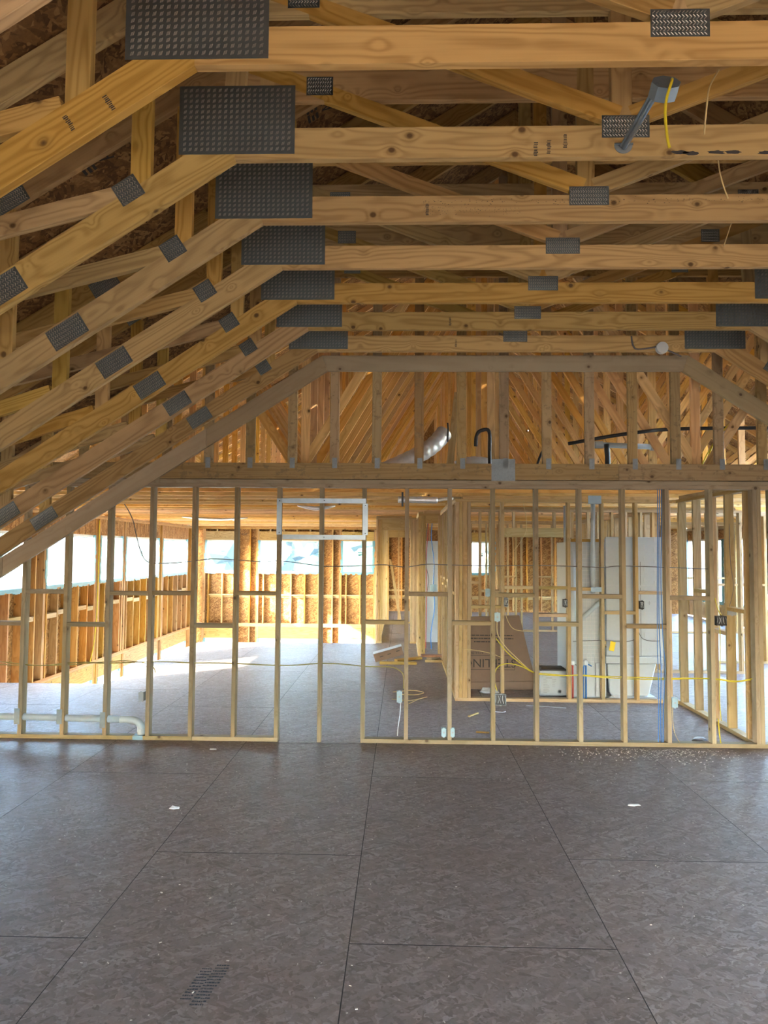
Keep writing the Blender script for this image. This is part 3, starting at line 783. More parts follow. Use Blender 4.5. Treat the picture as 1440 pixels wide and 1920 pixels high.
# ---------------------------------------------------------------- roof trusses over the main house
MM = 0.625; HZ = 97.2
def mt_z(x): return HZ + 4.5 + MM * (x - LX)
MTY = [280 + 24 * k for k in range(24)]
def main_truss():
    r = root('ceiling_truss', 'orange pine roof truss with crossing webs, in the row beyond the gable', 'truss', (XC, 0, HZ), 'row of roof trusses beyond the gable')
    y = 0.0; mat = 'pinefar'
    lumber('bottom_chord', (LX - 4, 0.75, HZ + 1.75), (2 * XC - LX + 4, 0.75, HZ + 1.75), 1.5, 3.5, mat, r)
    for s in (-1, 1):
        k = 3.5 / math.cos(math.atan(MM))
        prism('top_chord', mir([(LX - 12, mt_z(LX - 12)), (XC, mt_z(XC)), (XC, mt_z(XC) + k), (LX - 12, mt_z(LX - 12) + k)], s), y, 1.5, mat, r, (1, MM) if s < 0 else (1, -MM), bev=0)
        web('vertical_web', (-38.5, HZ + 3.5), (-38.5, mt_z(-38.5)), y, mat, r, s)
        web('diagonal_web', (-41.0, HZ + 3.6), (XC - 2, HZ + 3.6 + 1.65 * (XC + 39)), y + 0.001, mat, r, s)
        web('diagonal_web', (-41.0, HZ + 3.6), (-100, mt_z(-100)), y + 0.001, mat, r, s)
        web('vertical_web', (-112, HZ + 3.5), (-112, mt_z(-112)), y, mat, r, s)
        web('diagonal_web', (-113, HZ + 3.6), (-172, mt_z(-172)), y + 0.001, mat, r, s)
    lumber('king_post', (XC, 0.752, HZ + 3.5), (XC, 0.752, mt_z(XC)), 1.5, 3.5, mat, r)
    return r
mt0 = main_truss()
def copy_tree(o, M):
    c = o.copy(); col.objects.link(c); c.matrix_basis = M
    for ch in list(o.children):
        d = ch.copy(); col.objects.link(d); d.parent = c
        for gch in list(ch.children):
            e = gch.copy(); col.objects.link(e); e.parent = d
    return c
for y in MTY[1:]:
    c = copy_tree(mt0, Matrix.Translation(Vector((XC, y, HZ)) * S))
    if y == MTY[-1]: c['label'] = 'farthest roof truss of the row, hard against the far gable end'
mt0.matrix_basis = Matrix.Translation(Vector((XC, MTY[0], HZ)) * S)
mt0['label'] = 'first roof truss of the row, right behind the weathered gable studs'
MRZ = mt_z(XC) + 3.5 / math.cos(math.atan(MM)) + 0.3
roof_side('roof_back_left', 'strand board roof deck on the left slope beyond the gable', -1, 272, 850, XC, MRZ, MM, 296, 'osb_wall')
roof_side('roof_back_right', 'strand board roof deck on the right slope beyond the gable', 1, 272, 850, XC, MRZ, MM, 296, 'osb_wall', (200, 470))  # eave panels out of view left off to let sky light in
gw = tag(put('wall_gable_upper', None, None, T(XC, 272, 200)), 'strand board band closing the gap between the low and the high roof', 'wall', kind='structure')
for s in (-1, 1):
    prism('sheathing_panel', mir([(-258, RZ - TM * (XC + 258)), (XC, RZ), (XC, MRZ), (-258, MRZ - MM * (XC + 258))], s), 272.2, 0.5, 'osb_wall', gw, (1, 0), bev=0)
gb = tag(put('wall_gable_back', None, None, T(XC, 846, 200)), 'far gable end of strand board above the far wall', 'wall', kind='structure')
prism('sheathing_panel', [(LX - 10, 97.2), (2 * XC - LX + 10, 97.2), (XC, MRZ - 1)], 846.5, 0.5, 'osb_wall', gb, (1, 0), bev=0)

# ---------------------------------------------------------------- cables drilled through the studs
def cable(name, label, pts, r, mat, cat='cable', group=None, **k):
    return tag(tube(name, pts, r, mat, None, **k), label, cat, group)
yw = 270.2
def onw(pts, y=yw): return [(x, y + 0.12 * math.sin(i * 1.7), z) for i, (x, z) in enumerate(pts)]
cable('electric_cable', 'long thin dark cable drilled through the studs at mid height', onw([(-105.7, 87.6), (-103.6, 84.2), (-102.0, 80.6), (-100.7, 75.5), (-98.9, 69.5), (-96.0, 65.7), (-87.5, 65.4), (-79.4, 66.2), (-72.3, 67.1), (-63.2, 66.8), (-53.1, 66.2), (-45.1, 66.5), (-31.0, 64.8), (-23.0, 64.7), (-13.0, 65.1), (-7.0, 65.4), (1.0, 64.6), (8.9, 65.7), (16.9, 65.5), (32.8, 65.3), (48.6, 65.6), (64.3, 65.3), (74.2, 65.0), (81.0, 65.6), (97.7, 65.2), (113.3, 64.7)]), 0.17, 'grey', sub=4)
cable('electric_cable', 'olive cable drilled through the left studs below the low blocking', onw([(-185, 28.4), (-155.5, 28.0), (-145.3, 27.3), (-136.1, 26.6), (-127.0, 27.5), (-118.9, 28.0), (-111.8, 27.7), (-96.7, 28.4), (-86.6, 28.5), (-78.6, 28.2), (-70.5, 28.3), (-62.5, 28.2), (-47.5, 27.6), (-38.5, 27.9), (-30.6, 28.6), (-22.6, 28.4), (-14.7, 27.7), (-10, 27.6), (-3.8, 27.5), (-0.8, 26.1), (0.5, 24.2), (0.55, 19.6)]), 0.2, 'olive', sub=4)
cable('electric_cable', 'pale cable leaving the foot of the middle stud, curling to the plate', [(-0.4, 271.5, 15), (-0.7, 272.6, 10), (-1.4, 272.8, 5), (-1.6, 272.4, 1.8)], 0.16, 'paper')
cable('electric_cable', 'second olive cable running beside the long low one at the left', onw([(-185, 27.4), (-145.3, 26.5), (-127.0, 26.8), (-111.8, 28.1), (-104, 28.6), (-96.7, 27.8), (-93.5, 26.4), (-92.6, 24.4)], 271.0), 0.17, 'olive', sub=4)
Y2 = [(37.6, 29.5), (43.5, 27.8), (48.4, 26.1), (52.3, 25.4), (60.2, 24.9), (65.0, 25.1), (71.9, 24.8), (81.6, 24.5), (89.4, 24.4), (97.1, 24.3), (106.8, 24.4), (114.6, 24.3), (122.3, 23.5), (128.1, 24.5)]
cable('electric_cable', 'bright yellow cable running level through the right studs, upper strand', onw([(34.7, 38.5), (38.6, 33.6), (43.5, 29.6), (48.4, 26.3)] + [(x, z + 0.35) for x, z in Y2[3:]], 269.9), 0.19, 'yellow', sub=4)
cable('electric_cable', 'bright yellow cable running level through the right studs, lower strand', onw([(35.3, 18.9), (34.4, 22.2), (34.5, 25.8), (35.9, 28.1), (39.6, 29.1), (44.5, 28.0), (48.4, 26.0)] + [(x, z - 0.3 + 0.25 * math.sin(i)) for i, (x, z) in enumerate(Y2[3:])], 271.4), 0.19, 'yellow', sub=4)
cable('electric_cable', 'tan cable sagging from the small wall box down to the square box', [(35.0, 269.6, 44.8), (35.4, 270.5, 40), (38.2, 271, 35.5), (42.5, 271, 31.2), (47.5, 270.8, 26.6)], 0.17, 'tancable')
cable('electric_cable', 'blue cable hanging straight down beside the right stud', [(95.0, 268.6, 94), (94.4, 268.2, 77.8), (94.2, 268.2, 65.9), (94.0, 268.2, 48.3), (94.2, 268.2, 38.6), (94.5, 268.2, 27.0), (94.1, 268.2, 13.5), (94.2, 268.2, 1.8)], 0.17, 'bluecable')
cable('electric_cable', 'blue cable bowing slightly to the right of the straight one', [(95.6, 268.6, 94), (95.3, 268.3, 77.8), (94.9, 268.3, 58.1), (95.4, 268.3, 38.6), (96.0, 268.3, 28.9), (95.2, 268.3, 13.5), (94.9, 268.3, 1.8)], 0.16, 'bluecable')
cable('electric_cable', 'blue cable leftmost of the hanging three', [(94.3, 268.9, 94), (93.8, 268.5, 70), (93.4, 268.5, 40), (93.6, 268.5, 20), (93.3, 268.5, 1.8)], 0.14, 'bluecable')
cable('electric_cable', 'yellow cable entering the top of the black switch box', [(115.6, 271, 54), (116.4, 270.6, 50), (117.6, 269.6, 47.2)], 0.2, 'yellow')
cable('electric_cable', 'yellow cable dropping from the black switch box to the plate', [(116.6, 269.8, 44), (117.5, 271.5, 38), (117.7, 272.6, 30), (117.5, 273, 17), (118.4, 274, 8.5)], 0.16, 'yellow')
cable('electric_cable', 'short yellow cable end at the foot of the right stud', [(114.9, 268.3, 10.5), (115.1, 268.2, 6), (115.6, 268.2, 1.8)], 0.24, 'yellow')
cable('electric_cable', 'tan cable drooping below the small box at the foot of the right stud', [(98.6, 268.4, 14.3), (98.5, 268.2, 9), (99.4, 268.3, 4.5), (101.0, 268.5, 1.8)], 0.13, 'tancable')
cable('electric_cable', 'pair of grey cables down a side wall stud at the right', [(131.4, 294, 93), (130.8, 292.4, 82), (131.0, 292.4, 67.7), (132.0, 292.4, 56.8), (130.0, 292.4, 48.5)], 0.2, 'grey')
cable('electric_cable', 'thin tan cable hanging through the rear stud bay behind the right studs', [(66.5, 400, 97), (68.5, 402, 88), (67.8, 403, 80), (62, 404, 71)], 0.17, 'tancable')
cable('electric_cable', 'grey cable looping low across the bathroom wall studs', [(80.7, 345.8, 28.3), (94.5, 345.6, 28.9), (104.4, 345.5, 28.3), (109.4, 345.8, 29.3)], 0.16, 'grey')
cable('electric_cable', 'grey cable sagging to the right of the bathroom wall stud', [(111.5, 345.8, 33.1), (113.2, 345.4, 30.1), (116.9, 345.4, 28.9), (121.4, 345.6, 29.0)], 0.16, 'grey')
cable('electric_cable', 'tan cable drooping across the brown cardboard sheet', [(28.0, 344.0, 24.5), (35.5, 343.6, 23.8), (42, 343.6, 22.5), (47, 344, 20.5)], 0.16, 'tancable')
cable('electric_cable', 'pale cable dropping beside the tall stud into the open cardboard area', [(48.2, 346, 44.6), (49.8, 345, 38), (53, 345, 33.8), (60, 345, 32.8), (64, 345.5, 32.5)], 0.15, 'tancable')
cable('electric_cable', 'yellow cable pair running down a post of the left outer wall', [(LX + 0.6, 571.5, 93), (LX + 0.9, 571, 60), (LX + 0.9, 570.5, 20), (LX + 0.8, 566, -6), (LX + 0.9, 560, -18)], 0.45, 'yellow')
cable('electric_cable', 'thin cable hanging from a ceiling box near the far wall', [(-150, 640, 96.5), (-149, 641, 92), (-146.5, 642, 85)], 0.2, 'grey')
cable('electric_cable', 'brown cable dropping between the first and second roof trusses', [(48.9, 110, 146.2), (47.4, 110, 143.3), (47.0, 110.3, 139.9), (47.3, 112, 137.0)], 0.13, 'tancable')
cable('electric_cable', 'brown cable curling between the second and third roof trusses', [(58.6, 133, 147), (59.2, 134, 144.5), (60.1, 135, 141.9), (62.2, 137, 139.0)], 0.13, 'tancable')
cable('electric_cable', 'brown cable piece between the third and fourth roof trusses', [(73.2, 158, 146), (72.4, 159, 143), (71.5, 160, 139.4)], 0.13, 'tancable')

# ---------------------------------------------------------------- boxes on the studs
def ebox(label, x, y, z, w, h, mat, deep=2.4, open_face=False, cat='electrical box', wires=False):
    r = root('electrical_box', label, cat, (x, y, z - h / 2), 'boxes nailed to the studs')
    t = 0.14; a, b = x - w / 2, x + w / 2; c, d = z - h / 2, z + h / 2
    joined('box_body', [((a, y, c), (a + t, y + deep, d)), ((b - t, y, c), (b, y + deep, d)), ((a + t, y, c), (b - t, y + deep, c + t)), ((a + t, y, d - t), (b - t, y + deep, d)), ((a, y + deep - t, c), (b, y + deep, d))], mat, r)
    joined('mounting_ear', [((x - 0.35, y - 0.02, d), (x + 0.35, y + 0.1, d + 0.32)), ((x - 0.35, y - 0.02, c - 0.32), (x + 0.35, y + 0.1, c))], mat, r)
    if open_face:
        joined('dark_inside', [((a + t, y + 0.5, c + t), (b - t, y + 0.6, d - t))], 'black', r)
        if wires:
            for q in range(5):
                xx = a + 0.4 + q * (w - 0.8) / 4
                tube('wire_end', [(xx, y + 0.45, d - 0.5), (xx + 0.3 * math.sin(q * 2), y + 0.1, z + 0.2), (xx - 0.3 * math.cos(q), y + 0.3, c + 0.6)], 0.1, 'paper' if q % 2 else 'greybox', r)
    else:
        joined('box_cover', [((a + 0.05, y - 0.06, c + 0.05), (b - 0.05, y - 0.01, d - 0.05))], mat, r)
        lathe('knockout', [(0.35, 0), (0.35, 0.05), (0.2, 0.07)], 'greybox', r, frame((x, y - 0.07, z), (1, 0, 0), (0, 0, 1)), 10)
    return r
ebox('pale blue box on a stud in front of the cardboard sheet', 35.0, 268.0, 46.5, 2.1, 3.0, 'bluebox')
ebox('pale blue box low on the stud left of the loose wire loops', -0.95, 268.0, 17.0, 2.0, 4.0, 'bluebox')
ebox('pale blue box at the stud foot, left of the pair', 15.4, 268.0, 4.3, 1.7, 2.9, 'bluebox')
ebox('pale blue box at the stud foot, right of the pair', 18.6, 268.0, 4.3, 1.5, 2.9, 'bluebox')
ebox('pale blue box low on the stud beside the blue cables', 99.3, 268.0, 16.1, 2.1, 3.4, 'bluebox')
ebox('square open metal box with dark wires low beside the cardboard', 36.1, 267.9, 16.4, 4.1, 3.9, 'zinc', open_face=True, wires=True)
ebox('wide black switch box full of wires on the right stud', 116.6, 267.9, 45.9, 3.7, 3.4, 'black', open_face=True, wires=True)
ebox('small grey box low on the left stud near the white pipe', -96.9, 268.2, 15.9, 1.9, 3.3, 'greybox')
ebox('dark box on the bathroom wall stud left of the tall surround', 76.9, 343.8, 46.4, 2.0, 3.6, 'black', open_face=True, wires=True)
ebox('dark box on the bathroom wall stud in front of the tub unit', 112.7, 343.8, 45.8, 1.9, 3.8, 'black', open_face=True, wires=True)
ebox('open steel box on the tall stud above the cardboard sheet', 49.0, 343.8, 46.5, 2.0, 3.8, 'zinc', open_face=True, wires=True)
ebox('grey box behind the black switch box on the side wall', 131.0, 291.5, 47.5, 3.4, 3.2, 'greybox')
ebox('dark box high in the room behind the bathroom', 60.5, 429.0, 44, 2.6, 4.0, 'black', open_face=True, wires=True)
ebox('pale box in the room behind the bathroom', 50.5, 429.0, 46, 3.0, 4.4, 'bluebox')

# ---------------------------------------------------------------- round box, hanger bar and lead at the ceiling
r = root('light_hanger', 'grey steel fixture bar with an open octagonal box between two ceiling beams', 'fixture', (37, 97, 136))
lathe('octagonal_box', [(2.05, 0), (2.05, 2.0), (1.9, 2.0), (1.9, 0.15), (0.05, 0.15)], 'steel', r, frame((36.9, 99.6, 137.4), (1, 0, 0), (0, -0.55, -0.84)), 8)
tube('hanger_bar', [(36.0, 99.3, 136.6), (37.0, 119.0, 139.0)], 0.42, 'steel', r, sub=1, sides=8)
tube('hanger_bar', [(35.5, 99.3, 136.9), (36.5, 119.0, 139.3)], 0.3, 'steel', r, sub=1, sides=6)
bm = bmesh.new(); vs = [bm.verts.new((1.55 * S * math.cos(math.pi * (1 + k / 12)), 0, 1.55 * S * math.sin(math.pi * (1 + k / 12)))) for k in range(13)]
fc = bm.faces.new(vs); ex = bmesh.ops.extrude_face_region(bm, geom=[fc]); bmesh.ops.translate(bm, vec=(0, -0.12 * S, 0), verts=[v for v in ex['geom'] if isinstance(v, bmesh.types.BMVert)])
bmesh.ops.recalc_face_normals(bm, faces=bm.faces)
put('foot_plate', done(bm, None, 'zinc'), r, T(36.9, 119.45, 139.7))
joined('foot_plate_rim', [((-1.55, -0.35, -0.1), (1.55, 0, 0.15))], 'steel', r, T(36.9, 119.4, 139.7))
cable('electric_cable', 'bright yellow cable hanging out of the octagonal ceiling box', [(37.6, 99.3, 137.6), (37.2, 98.4, 136.6), (36.3, 98, 133.9), (36.1, 98, 131.3), (36.4, 98, 128.0), (36.65, 98, 126.9)], 0.2, 'yellow')
tag(bpy.data.objects['light_hanger'])
r = root('junction_box', 'small white round junction box on the farthest yellow beam', 'electrical box', (85.7, 238.5, 137))
lathe('box_body', [(1.9, 0), (2.0, 0.3), (2.0, 1.6), (1.7, 1.7), (0.1, 1.7)], 'vinyl', r, frame((85.7, 239.4, 138.6), (1, 0, 0), (0, 0, 1)) @ Matrix.Rotation(math.pi, 4, 'Y') @ T(0, 0, -1.7), 14)
tube('box_cable', [(75.9, 239.2, 142.8), (76.4, 239.0, 139.5), (78.1, 239.0, 138.3), (83.9, 238.9, 139.0)], 0.28, 'grey', r)
tube('box_cable', [(87.4, 238.9, 138.1), (90.1, 239.0, 136.9), (92.3, 239.3, 136.0)], 0.28, 'grey', r)

# ---------------------------------------------------------------- steel frame between two studs
r = root('steel_grille_frame', 'shiny steel frame nailed between studs above the doorway', 'frame', (-29.5, 268, 75))
def strip(nm, a, b, lip):
    (x0, z0), (x1, z1) = a, b
    horiz = abs(x1 - x0) > abs(z1 - z0)
    bs = [((min(x0, x1), 267.85, min(z0, z1)), (max(x0, x1), 267.95, max(z0, z1)))]
    if horiz: bs.append(((min(x0, x1), 267.9, max(z0, z1) - 0.08), (max(x0, x1), 269.4, max(z0, z1))))
    else: bs.append(((max(x0, x1) - 0.08 if lip else min(x0, x1), 267.9, min(z0, z1)), (max(x0, x1) if lip else min(x0, x1) + 0.08, 269.4, max(z0, z1))))
    joined(nm, bs, 'zincframe', r)
MT['zincframe'] = plain('galvanised_strip', (0.34, 0.40, 0.42), 0.4, 0.75, 0.25, 18)
strip('frame_rail', (-45.7, 90.0), (-13.9, 88.2), 0); strip('frame_rail', (-44.9, 76.4), (-13.9, 74.6), 0)
strip('frame_side', (-47.2, 89.9), (-45.3, 76.4), 0); strip('frame_side', (-15.0, 88.1), (-13.1, 76.4), 1)
for x, z in ((-46.2, 89), (-46.2, 77.2), (-14, 87.4), (-14, 77.0), (-29.4, 89.2), (-29.4, 75.5)):
    lathe('screw', [(0.2, 0), (0.2, 0.06), (0.1, 0.1)], 'black', r, frame((x, 267.82, z), (1, 0, 0), (0, 0, 1)), 8)

# ---------------------------------------------------------------- pipes
r = root('drain_pipe', 'white plastic drain pipe through the foot of the left studs, bending down to the plate', 'pipe', (-98, 270.3, 1.5))
tube('pipe_run', [(-200, 270.3, 7.9), (-150.7, 270.3, 7.6), (-130.4, 270.3, 7.4), (-105, 270.3, 7.05)], 1.32, 'pvc', r, sub=2, sides=14)
tube('pipe_elbow', [(-105.2, 270.3, 7.05), (-101.2, 270.3, 6.95), (-99.2, 270.3, 6.5), (-97.8, 270.3, 5.4), (-97.2, 270.3, 3.8), (-97.1, 270.3, 1.6)], 1.42, 'pvc', r, sub=5, sides=14)
lathe('pipe_collar', [(1.6, 0), (1.6, 1.2), (1.4, 1.25)], 'pvc', r, T(-97.1, 270.3, 2.6), 14)
for x, z0, z1, nm in ((-143.5, 5.1, 11.0, 'left'), (-127.5, 5.4, 10.8, 'middle'), (-111.2, 4.2, 10.0, 'right')):
    o = joined('stud_guard', [((-1.0, 0, z0), (1.0, 0.08, z1))] + [((-0.9 + q % 2 * 1.5, -0.06, z0 + 0.4 + q // 2 * (z1 - z0 - 1.0)), (-0.6 + q % 2 * 1.5, 0, z0 + 0.7 + q // 2 * (z1 - z0 - 1.0))) for q in range(4)], 'steel', None, T(x, W - 0.1, 0))
    tag(o, 'blue grey steel guard plate over the white pipe, %s of three' % nm, 'guard plate', 'guard plates on the left studs')
tag(joined('primer_stain', [((-3.2, 0, 0), (0.6, 0.04, 1.3)), ((-2.6, 0, 1.3), (0.4, 0.04, 1.46)), ((-3.2, 0.04, 1.42), (0.6, 3.0, 1.53))], 'bluepaint', None, T(-96.6, W - 0.03, 0)), 'blue primer stain on the wall plate under the pipe bend', 'stain')
r = root('vent_pipe', 'white plastic vent pipe standing in the bathroom wall', 'pipe', (90.6, 346.2, 50))
tube('pipe_run', [(90.4, 346.2, 51), (90.8, 346.2, 97)], 1.1, 'pvc', r, sub=1, sides=14)
joined('plate_guard', [((88.0, 344.2, 93.6), (94.2, 344.3, 97.4)), ((88.0, 344.2, 93.5), (94.2, 348, 93.6))], 'steel', r)
joined('plate_guard', [((89.0, 344.2, 51.8), (94.0, 344.3, 54.0))], 'steel', r)
tag(tube('vent_pipe', [(94, 420, 0.05), (94, 420, 97.1)], 1.0, 'pvc', None, sub=1, sides=14), 'white plastic pipe standing deeper behind the bathroom wall', 'pipe')
tag(tube('vent_pipe', [(96, 350.2, 48), (91, 350.2, 43), (84.5, 350.2, 37)], 1.0, 'pvc', None, sub=2, sides=12), 'white plastic pipe leaning diagonally in front of the tall shower surround', 'pipe')
for x, mat, lb in ((80.6, 'redcable', 'red water pipe with a white cap rising from the bathroom wall plate'), (86.8, 'bluecable', 'blue water pipe with a white cap rising from the bathroom wall plate')):
    r = root('water_pipe', lb, 'pipe', (x, 346.2, 1.5))
    tube('pipe_run', [(x, 346.2, 1.6), (x, 346.2, 18)], 0.42, mat, r, sub=1)
    tube('pipe_run', [(x - 1.2, 346.4, 1.6), (x - 1.2, 346.4, 15), (x, 346.3, 17.5)], 0.36, mat, r)
    lathe('pipe_cap', [(0.9, 0), (1.1, 0.5), (1.0, 1.8), (0.4, 2.2)], 'vinyl', r, T(x, 346.2, 17.2), 12)
    tube('valve_stem', [(x, 346.2, 18), (x + 2.6, 345.6, 16.8)], 0.3, 'bluecable' if mat == 'bluecable' else 'zinc', r, sub=1)
o = joined('hang_tag', [((-1.2, 0, -4.4), (1.2, 0.08, 0))], 'tag', None, frame((99.1, 343.9, 28.6), (0.97, 0, -0.2), (0, 1, 0)) @ Matrix())
tag(o, 'yellow tag hanging from the grey cable in front of the tub unit', 'tag')
o = joined('steel_strap', [((0, 0, -5.4), (0.75, 0.12, 0)), ((0.1, -0.1, -3.1), (0.65, 0, -2.6))], 'black', None, T(-0.6, 267.9, 92.5))
tag(o, 'short black strap hanging at the top of the middle stud', 'strap')

# ---------------------------------------------------------------- bathroom fittings behind the second wall
r = root('tub_shower_unit', 'white fibreglass tub and shower unit seen from its end behind the stud wall', 'tub', (112, 352, 0))
box('end_panel', (98.2, 352, 20.8), (127, 352.5, 78), 'white', r, 0.15)
ribs = [((98.4, 351.88, 24 + q * 4.4), (126.8, 352.02, 24.14 + q * 4.4)) for q in range(13)]
joined('panel_ribs', ribs + [((98.2, 351.7, 53.6), (127, 352.02, 54.6))], 'white', r)
bxs = []
for cx_, off in ((105.0, 0), (112.6, 0), (116.4, 2.6), (121.5, 1.2)):
    z = 27 + off
    while z < 76: bxs.append(((cx_, 351.8, z), (cx_ + 0.35, 352.02, z + 2.3))); z += 5.3
joined('glass_fibre_strips', bxs, 'paper', r)
joined('seam_line', [((114.6, 351.86, 21), (114.75, 352.0, 66))], 'grey', r)
box('tub_rim', (97.7, 351.4, 17.2), (127, 353, 20.7), 'white', r, 0.4)
prism('tub_apron', [(98.6, 17.2), (122.0, 17.2), (118.6, 3.0), (117.6, 1.6), (101, 1.6), (99.6, 3.0)], 352.2, 58, 'white', r, (1, 0), bev=0.5)
prism('tub_foot', [(97.8, 0.1), (122.5, 0.1), (121.0, 1.7), (99, 1.7)], 351.6, 59, 'paper', r, (1, 0), bev=0.2)
box('back_panel', (126.4, 352.6, 20.8), (127, 411, 78), 'white', r, 0.15)
box('far_end_panel', (98.2, 411, 20.8), (127, 411.6, 78), 'white', r, 0.15)
box('tub_rim', (97.7, 353, 17.2), (100.5, 411.5, 20.7), 'white', r, 0.4)
joined('valve_mark', [((118.0, 351.8, 46.2), (119.6, 352.0, 46.4)), ((118.7, 351.8, 45.4), (118.9, 352.0, 47.2))], 'greybox', r)

r = root('shower_surround', 'white tiled shower surround panel standing left of the tub unit', 'shower', (89, 352, 0))
box('surround_wall', (82.6, 352.6, 0.3), (97.2, 353.2, 75.4), 'white', r, 0.1)
grid = [((82.8, 352.45, 16 + q * 1.9), (97.1, 352.62, 16.08 + q * 1.9)) for q in range(31)] + [((83.2 + q * 1.9, 352.45, 15), (83.28 + q * 1.9, 352.62, 75.2)) for q in range(8)]
joined('tile_joints', grid, 'drywall', r)['kind'] = 'stuff'
tube('rolled_edge', [(82.4, 352.8, 0.4), (82.4, 352.8, 75.4)], 1.4, 'white', r, sub=1, sides=14)
box('surround_wall', (81.9, 353.3, 0.3), (82.5, 386, 75.4), 'white', r, 0.1)
box('surround_wall', (96.8, 353.3, 0.3), (97.4, 386, 75.4), 'white', r, 0.1)
lumber('nailing_strip', (81.4, 352.0, 76.2), (97.4, 352.0, 76.2), 1.5, 1.5, 'warmwood', r)
tag(box('access_panel', (92.6, 350.2, 1.6), (97.4, 350.8, 17.5), 'white', None, 0.1), 'small white panel standing low beside the tub apron', 'panel')
r = root('shower_stall', 'grey white tall surround standing inside the narrow closet opening', 'shower', (22, 560, 0))
box('stall_wall', (15.5, 560, 0.1), (29, 560.8, 78), 'white', r, 0.2)
joined('stall_ribs', [((15.7, 559.85, 6 + q * 4.6), (28.8, 560.02, 6.2 + q * 4.6)) for q in range(15)], 'white', r)
box('stall_wall', (14.9, 560.8, 0.1), (15.5, 590, 78), 'white', r, 0.2)
cable('water_line', 'blue water line hanging inside the closet', [(21.5, 520, 96), (20.5, 520, 80), (22.5, 520, 62), (22.0, 520, 46), (23, 521, 30), (20.5, 521, 12), (20.8, 521, 0.3)], 0.35, 'bluecable', 'water line')
cable('water_line', 'red water line hanging inside the closet', [(18.6, 523, 96), (18.2, 523, 84), (17.0, 523, 66), (17.4, 523, 44), (16.8, 523, 0.3)], 0.3, 'redcable', 'water line')
cable('water_line', 'grey cable looping inside the closet beside the water lines', [(18.5, 518, 96), (16.4, 518, 76), (16.8, 518, 60), (18.6, 518, 50), (17.2, 518, 40)], 0.25, 'grey', 'cable')
ebox('pale box on the closet framing', 22.0, 516, 44, 4.5, 4.5, 'bluebox')

# ---------------------------------------------------------------- cartons, offcuts and loose things
r = root('cardboard_sheet', 'big brown flattened carton with upside down lettering leaning behind the studs', 'cardboard', (50, 376, 0))
prism('carton_board', [(30, 0.1), (69.6, 0.1), (66.6, 12), (60.4, 37.6), (30, 36.6)], 376, 1.2, 'card', r, (1, 0), bev=0.1)
prism('carton_flap', [(34, 0.05), (70.2, 0.05), (69.2, 4.4), (34, 3.6)], 373.6, 0.6, 'card', r, (1, 0), bev=0.05)
upside = frame((0, 0, 0), (-1, 0, 0), (0, 0, -1))
def uptext(words, size, x, z): text('carton_lettering', words, size, 'ink', r, T(x, 375.94, z) @ upside)
uptext('STERLING', 6.1, 45.2, 13.2)
uptext('KOHLER', 1.7, 38.6, 18.3)
joined('lettering_border', [((31, 375.93, 9.6), (58, 375.99, 9.8)), ((31, 375.93, 16.9), (58, 375.99, 17.1)), ((57.8, 375.93, 9.6), (58, 375.99, 17.1))], 'ink', r)
rnd = random.Random(5)
for z, a, b in ((27.2, 34, 57.2), (25.6, 34, 57.2), (23.9, 37, 50)):
    x = a; bxs = []
    while x < b:
        w_ = rnd.uniform(0.5, 2.2); bxs.append(((x, 375.93, z - 0.25), (min(x + w_, b), 375.99, z + 0.3))); x += w_ + 0.3
    joined('carton_lettering', bxs, 'ink', r)
r = root('carton', 'pale printed carton standing on the floor behind the bathroom wall', 'carton', (74, 365, 0))
box('carton_body', (67.6, 358.5, 0.05), (80.4, 371, 12.2), 'cardlight', r, 0.12)
joined('open_top', [((68.2, 358.6, 12.3), (80.4, 371, 13.0)), ((67.6, 358.5, 12.2), (68.2, 371, 14.6))], 'black', r)  # solid black strip painted for the dark of the opening
box('carton_flap', (68.6, 357.9, 9.2), (80.0, 358.3, 12.4), 'cardlight', r, 0.05)
bxs = []
for q in range(9):
    bxs.append(((69.2, 358.4, 1.6 + q * 0.8), (70.6 + rnd.uniform(0, 1.6), 358.49, 1.9 + q * 0.8)))
    if q > 3: bxs.append(((73.4, 358.4, 1.6 + q * 0.8), (74.6 + rnd.uniform(0, 1.2), 358.49, 1.9 + q * 0.8)))
bxs.append(((70.3, 358.4, 8.6), (73.4, 358.49, 9.1)))
joined('carton_print', bxs, 'greybox', r)
lathe('carton_emblem', [(1.1, 0), (1.1, 0.06), (0.75, 0.06), (0.75, 0.0)], 'greybox', r, frame((77.0, 358.42, 2.4), (1, 0, 0), (0, 0, 1)), 18)

def crumple(name, label, c, sx_, sy_, sz_, mat, seed, cat='scrap'):
    rr = random.Random(seed); bm = bmesh.new(); bmesh.ops.create_icosphere(bm, subdivisions=2, radius=1)
    for v in bm.verts:
        k = rr.uniform(0.55, 1.1); v.co = Vector((v.co.x * sx_ * k, v.co.y * sy_ * k, max(0, v.co.z) * sz_ * k)) * S
    return tag(put(name, done(bm, None, mat), None, T(*c)), label, cat)
crumple('plastic_wrap', 'crumpled clear plastic wrap on the floor before the cardboard', (43, 366, 0.02), 5.5, 3.5, 2.4, 'paper', 1)
crumple('plastic_wrap', 'crumpled white film at the foot of the tub', (102, 350.4, 0.02), 4.0, 0.9, 3.0, 'paper', 2)
crumple('paper_scrap', 'small white paper scrap on the near floor at the left', (-62, 199.2, 0.02), 1.5, 0.9, 0.8, 'paper', 3)
crumple('paper_scrap', 'small white paper scrap on the near floor at the right', (65, 207.5, 0.02), 2.1, 0.8, 0.5, 'paper', 4)
crumple('paper_scrap', 'tiny white scrap just in front of the stud wall at the left', (-66.9, 257.4, 0.02), 1.5, 0.9, 0.4, 'paper', 5)
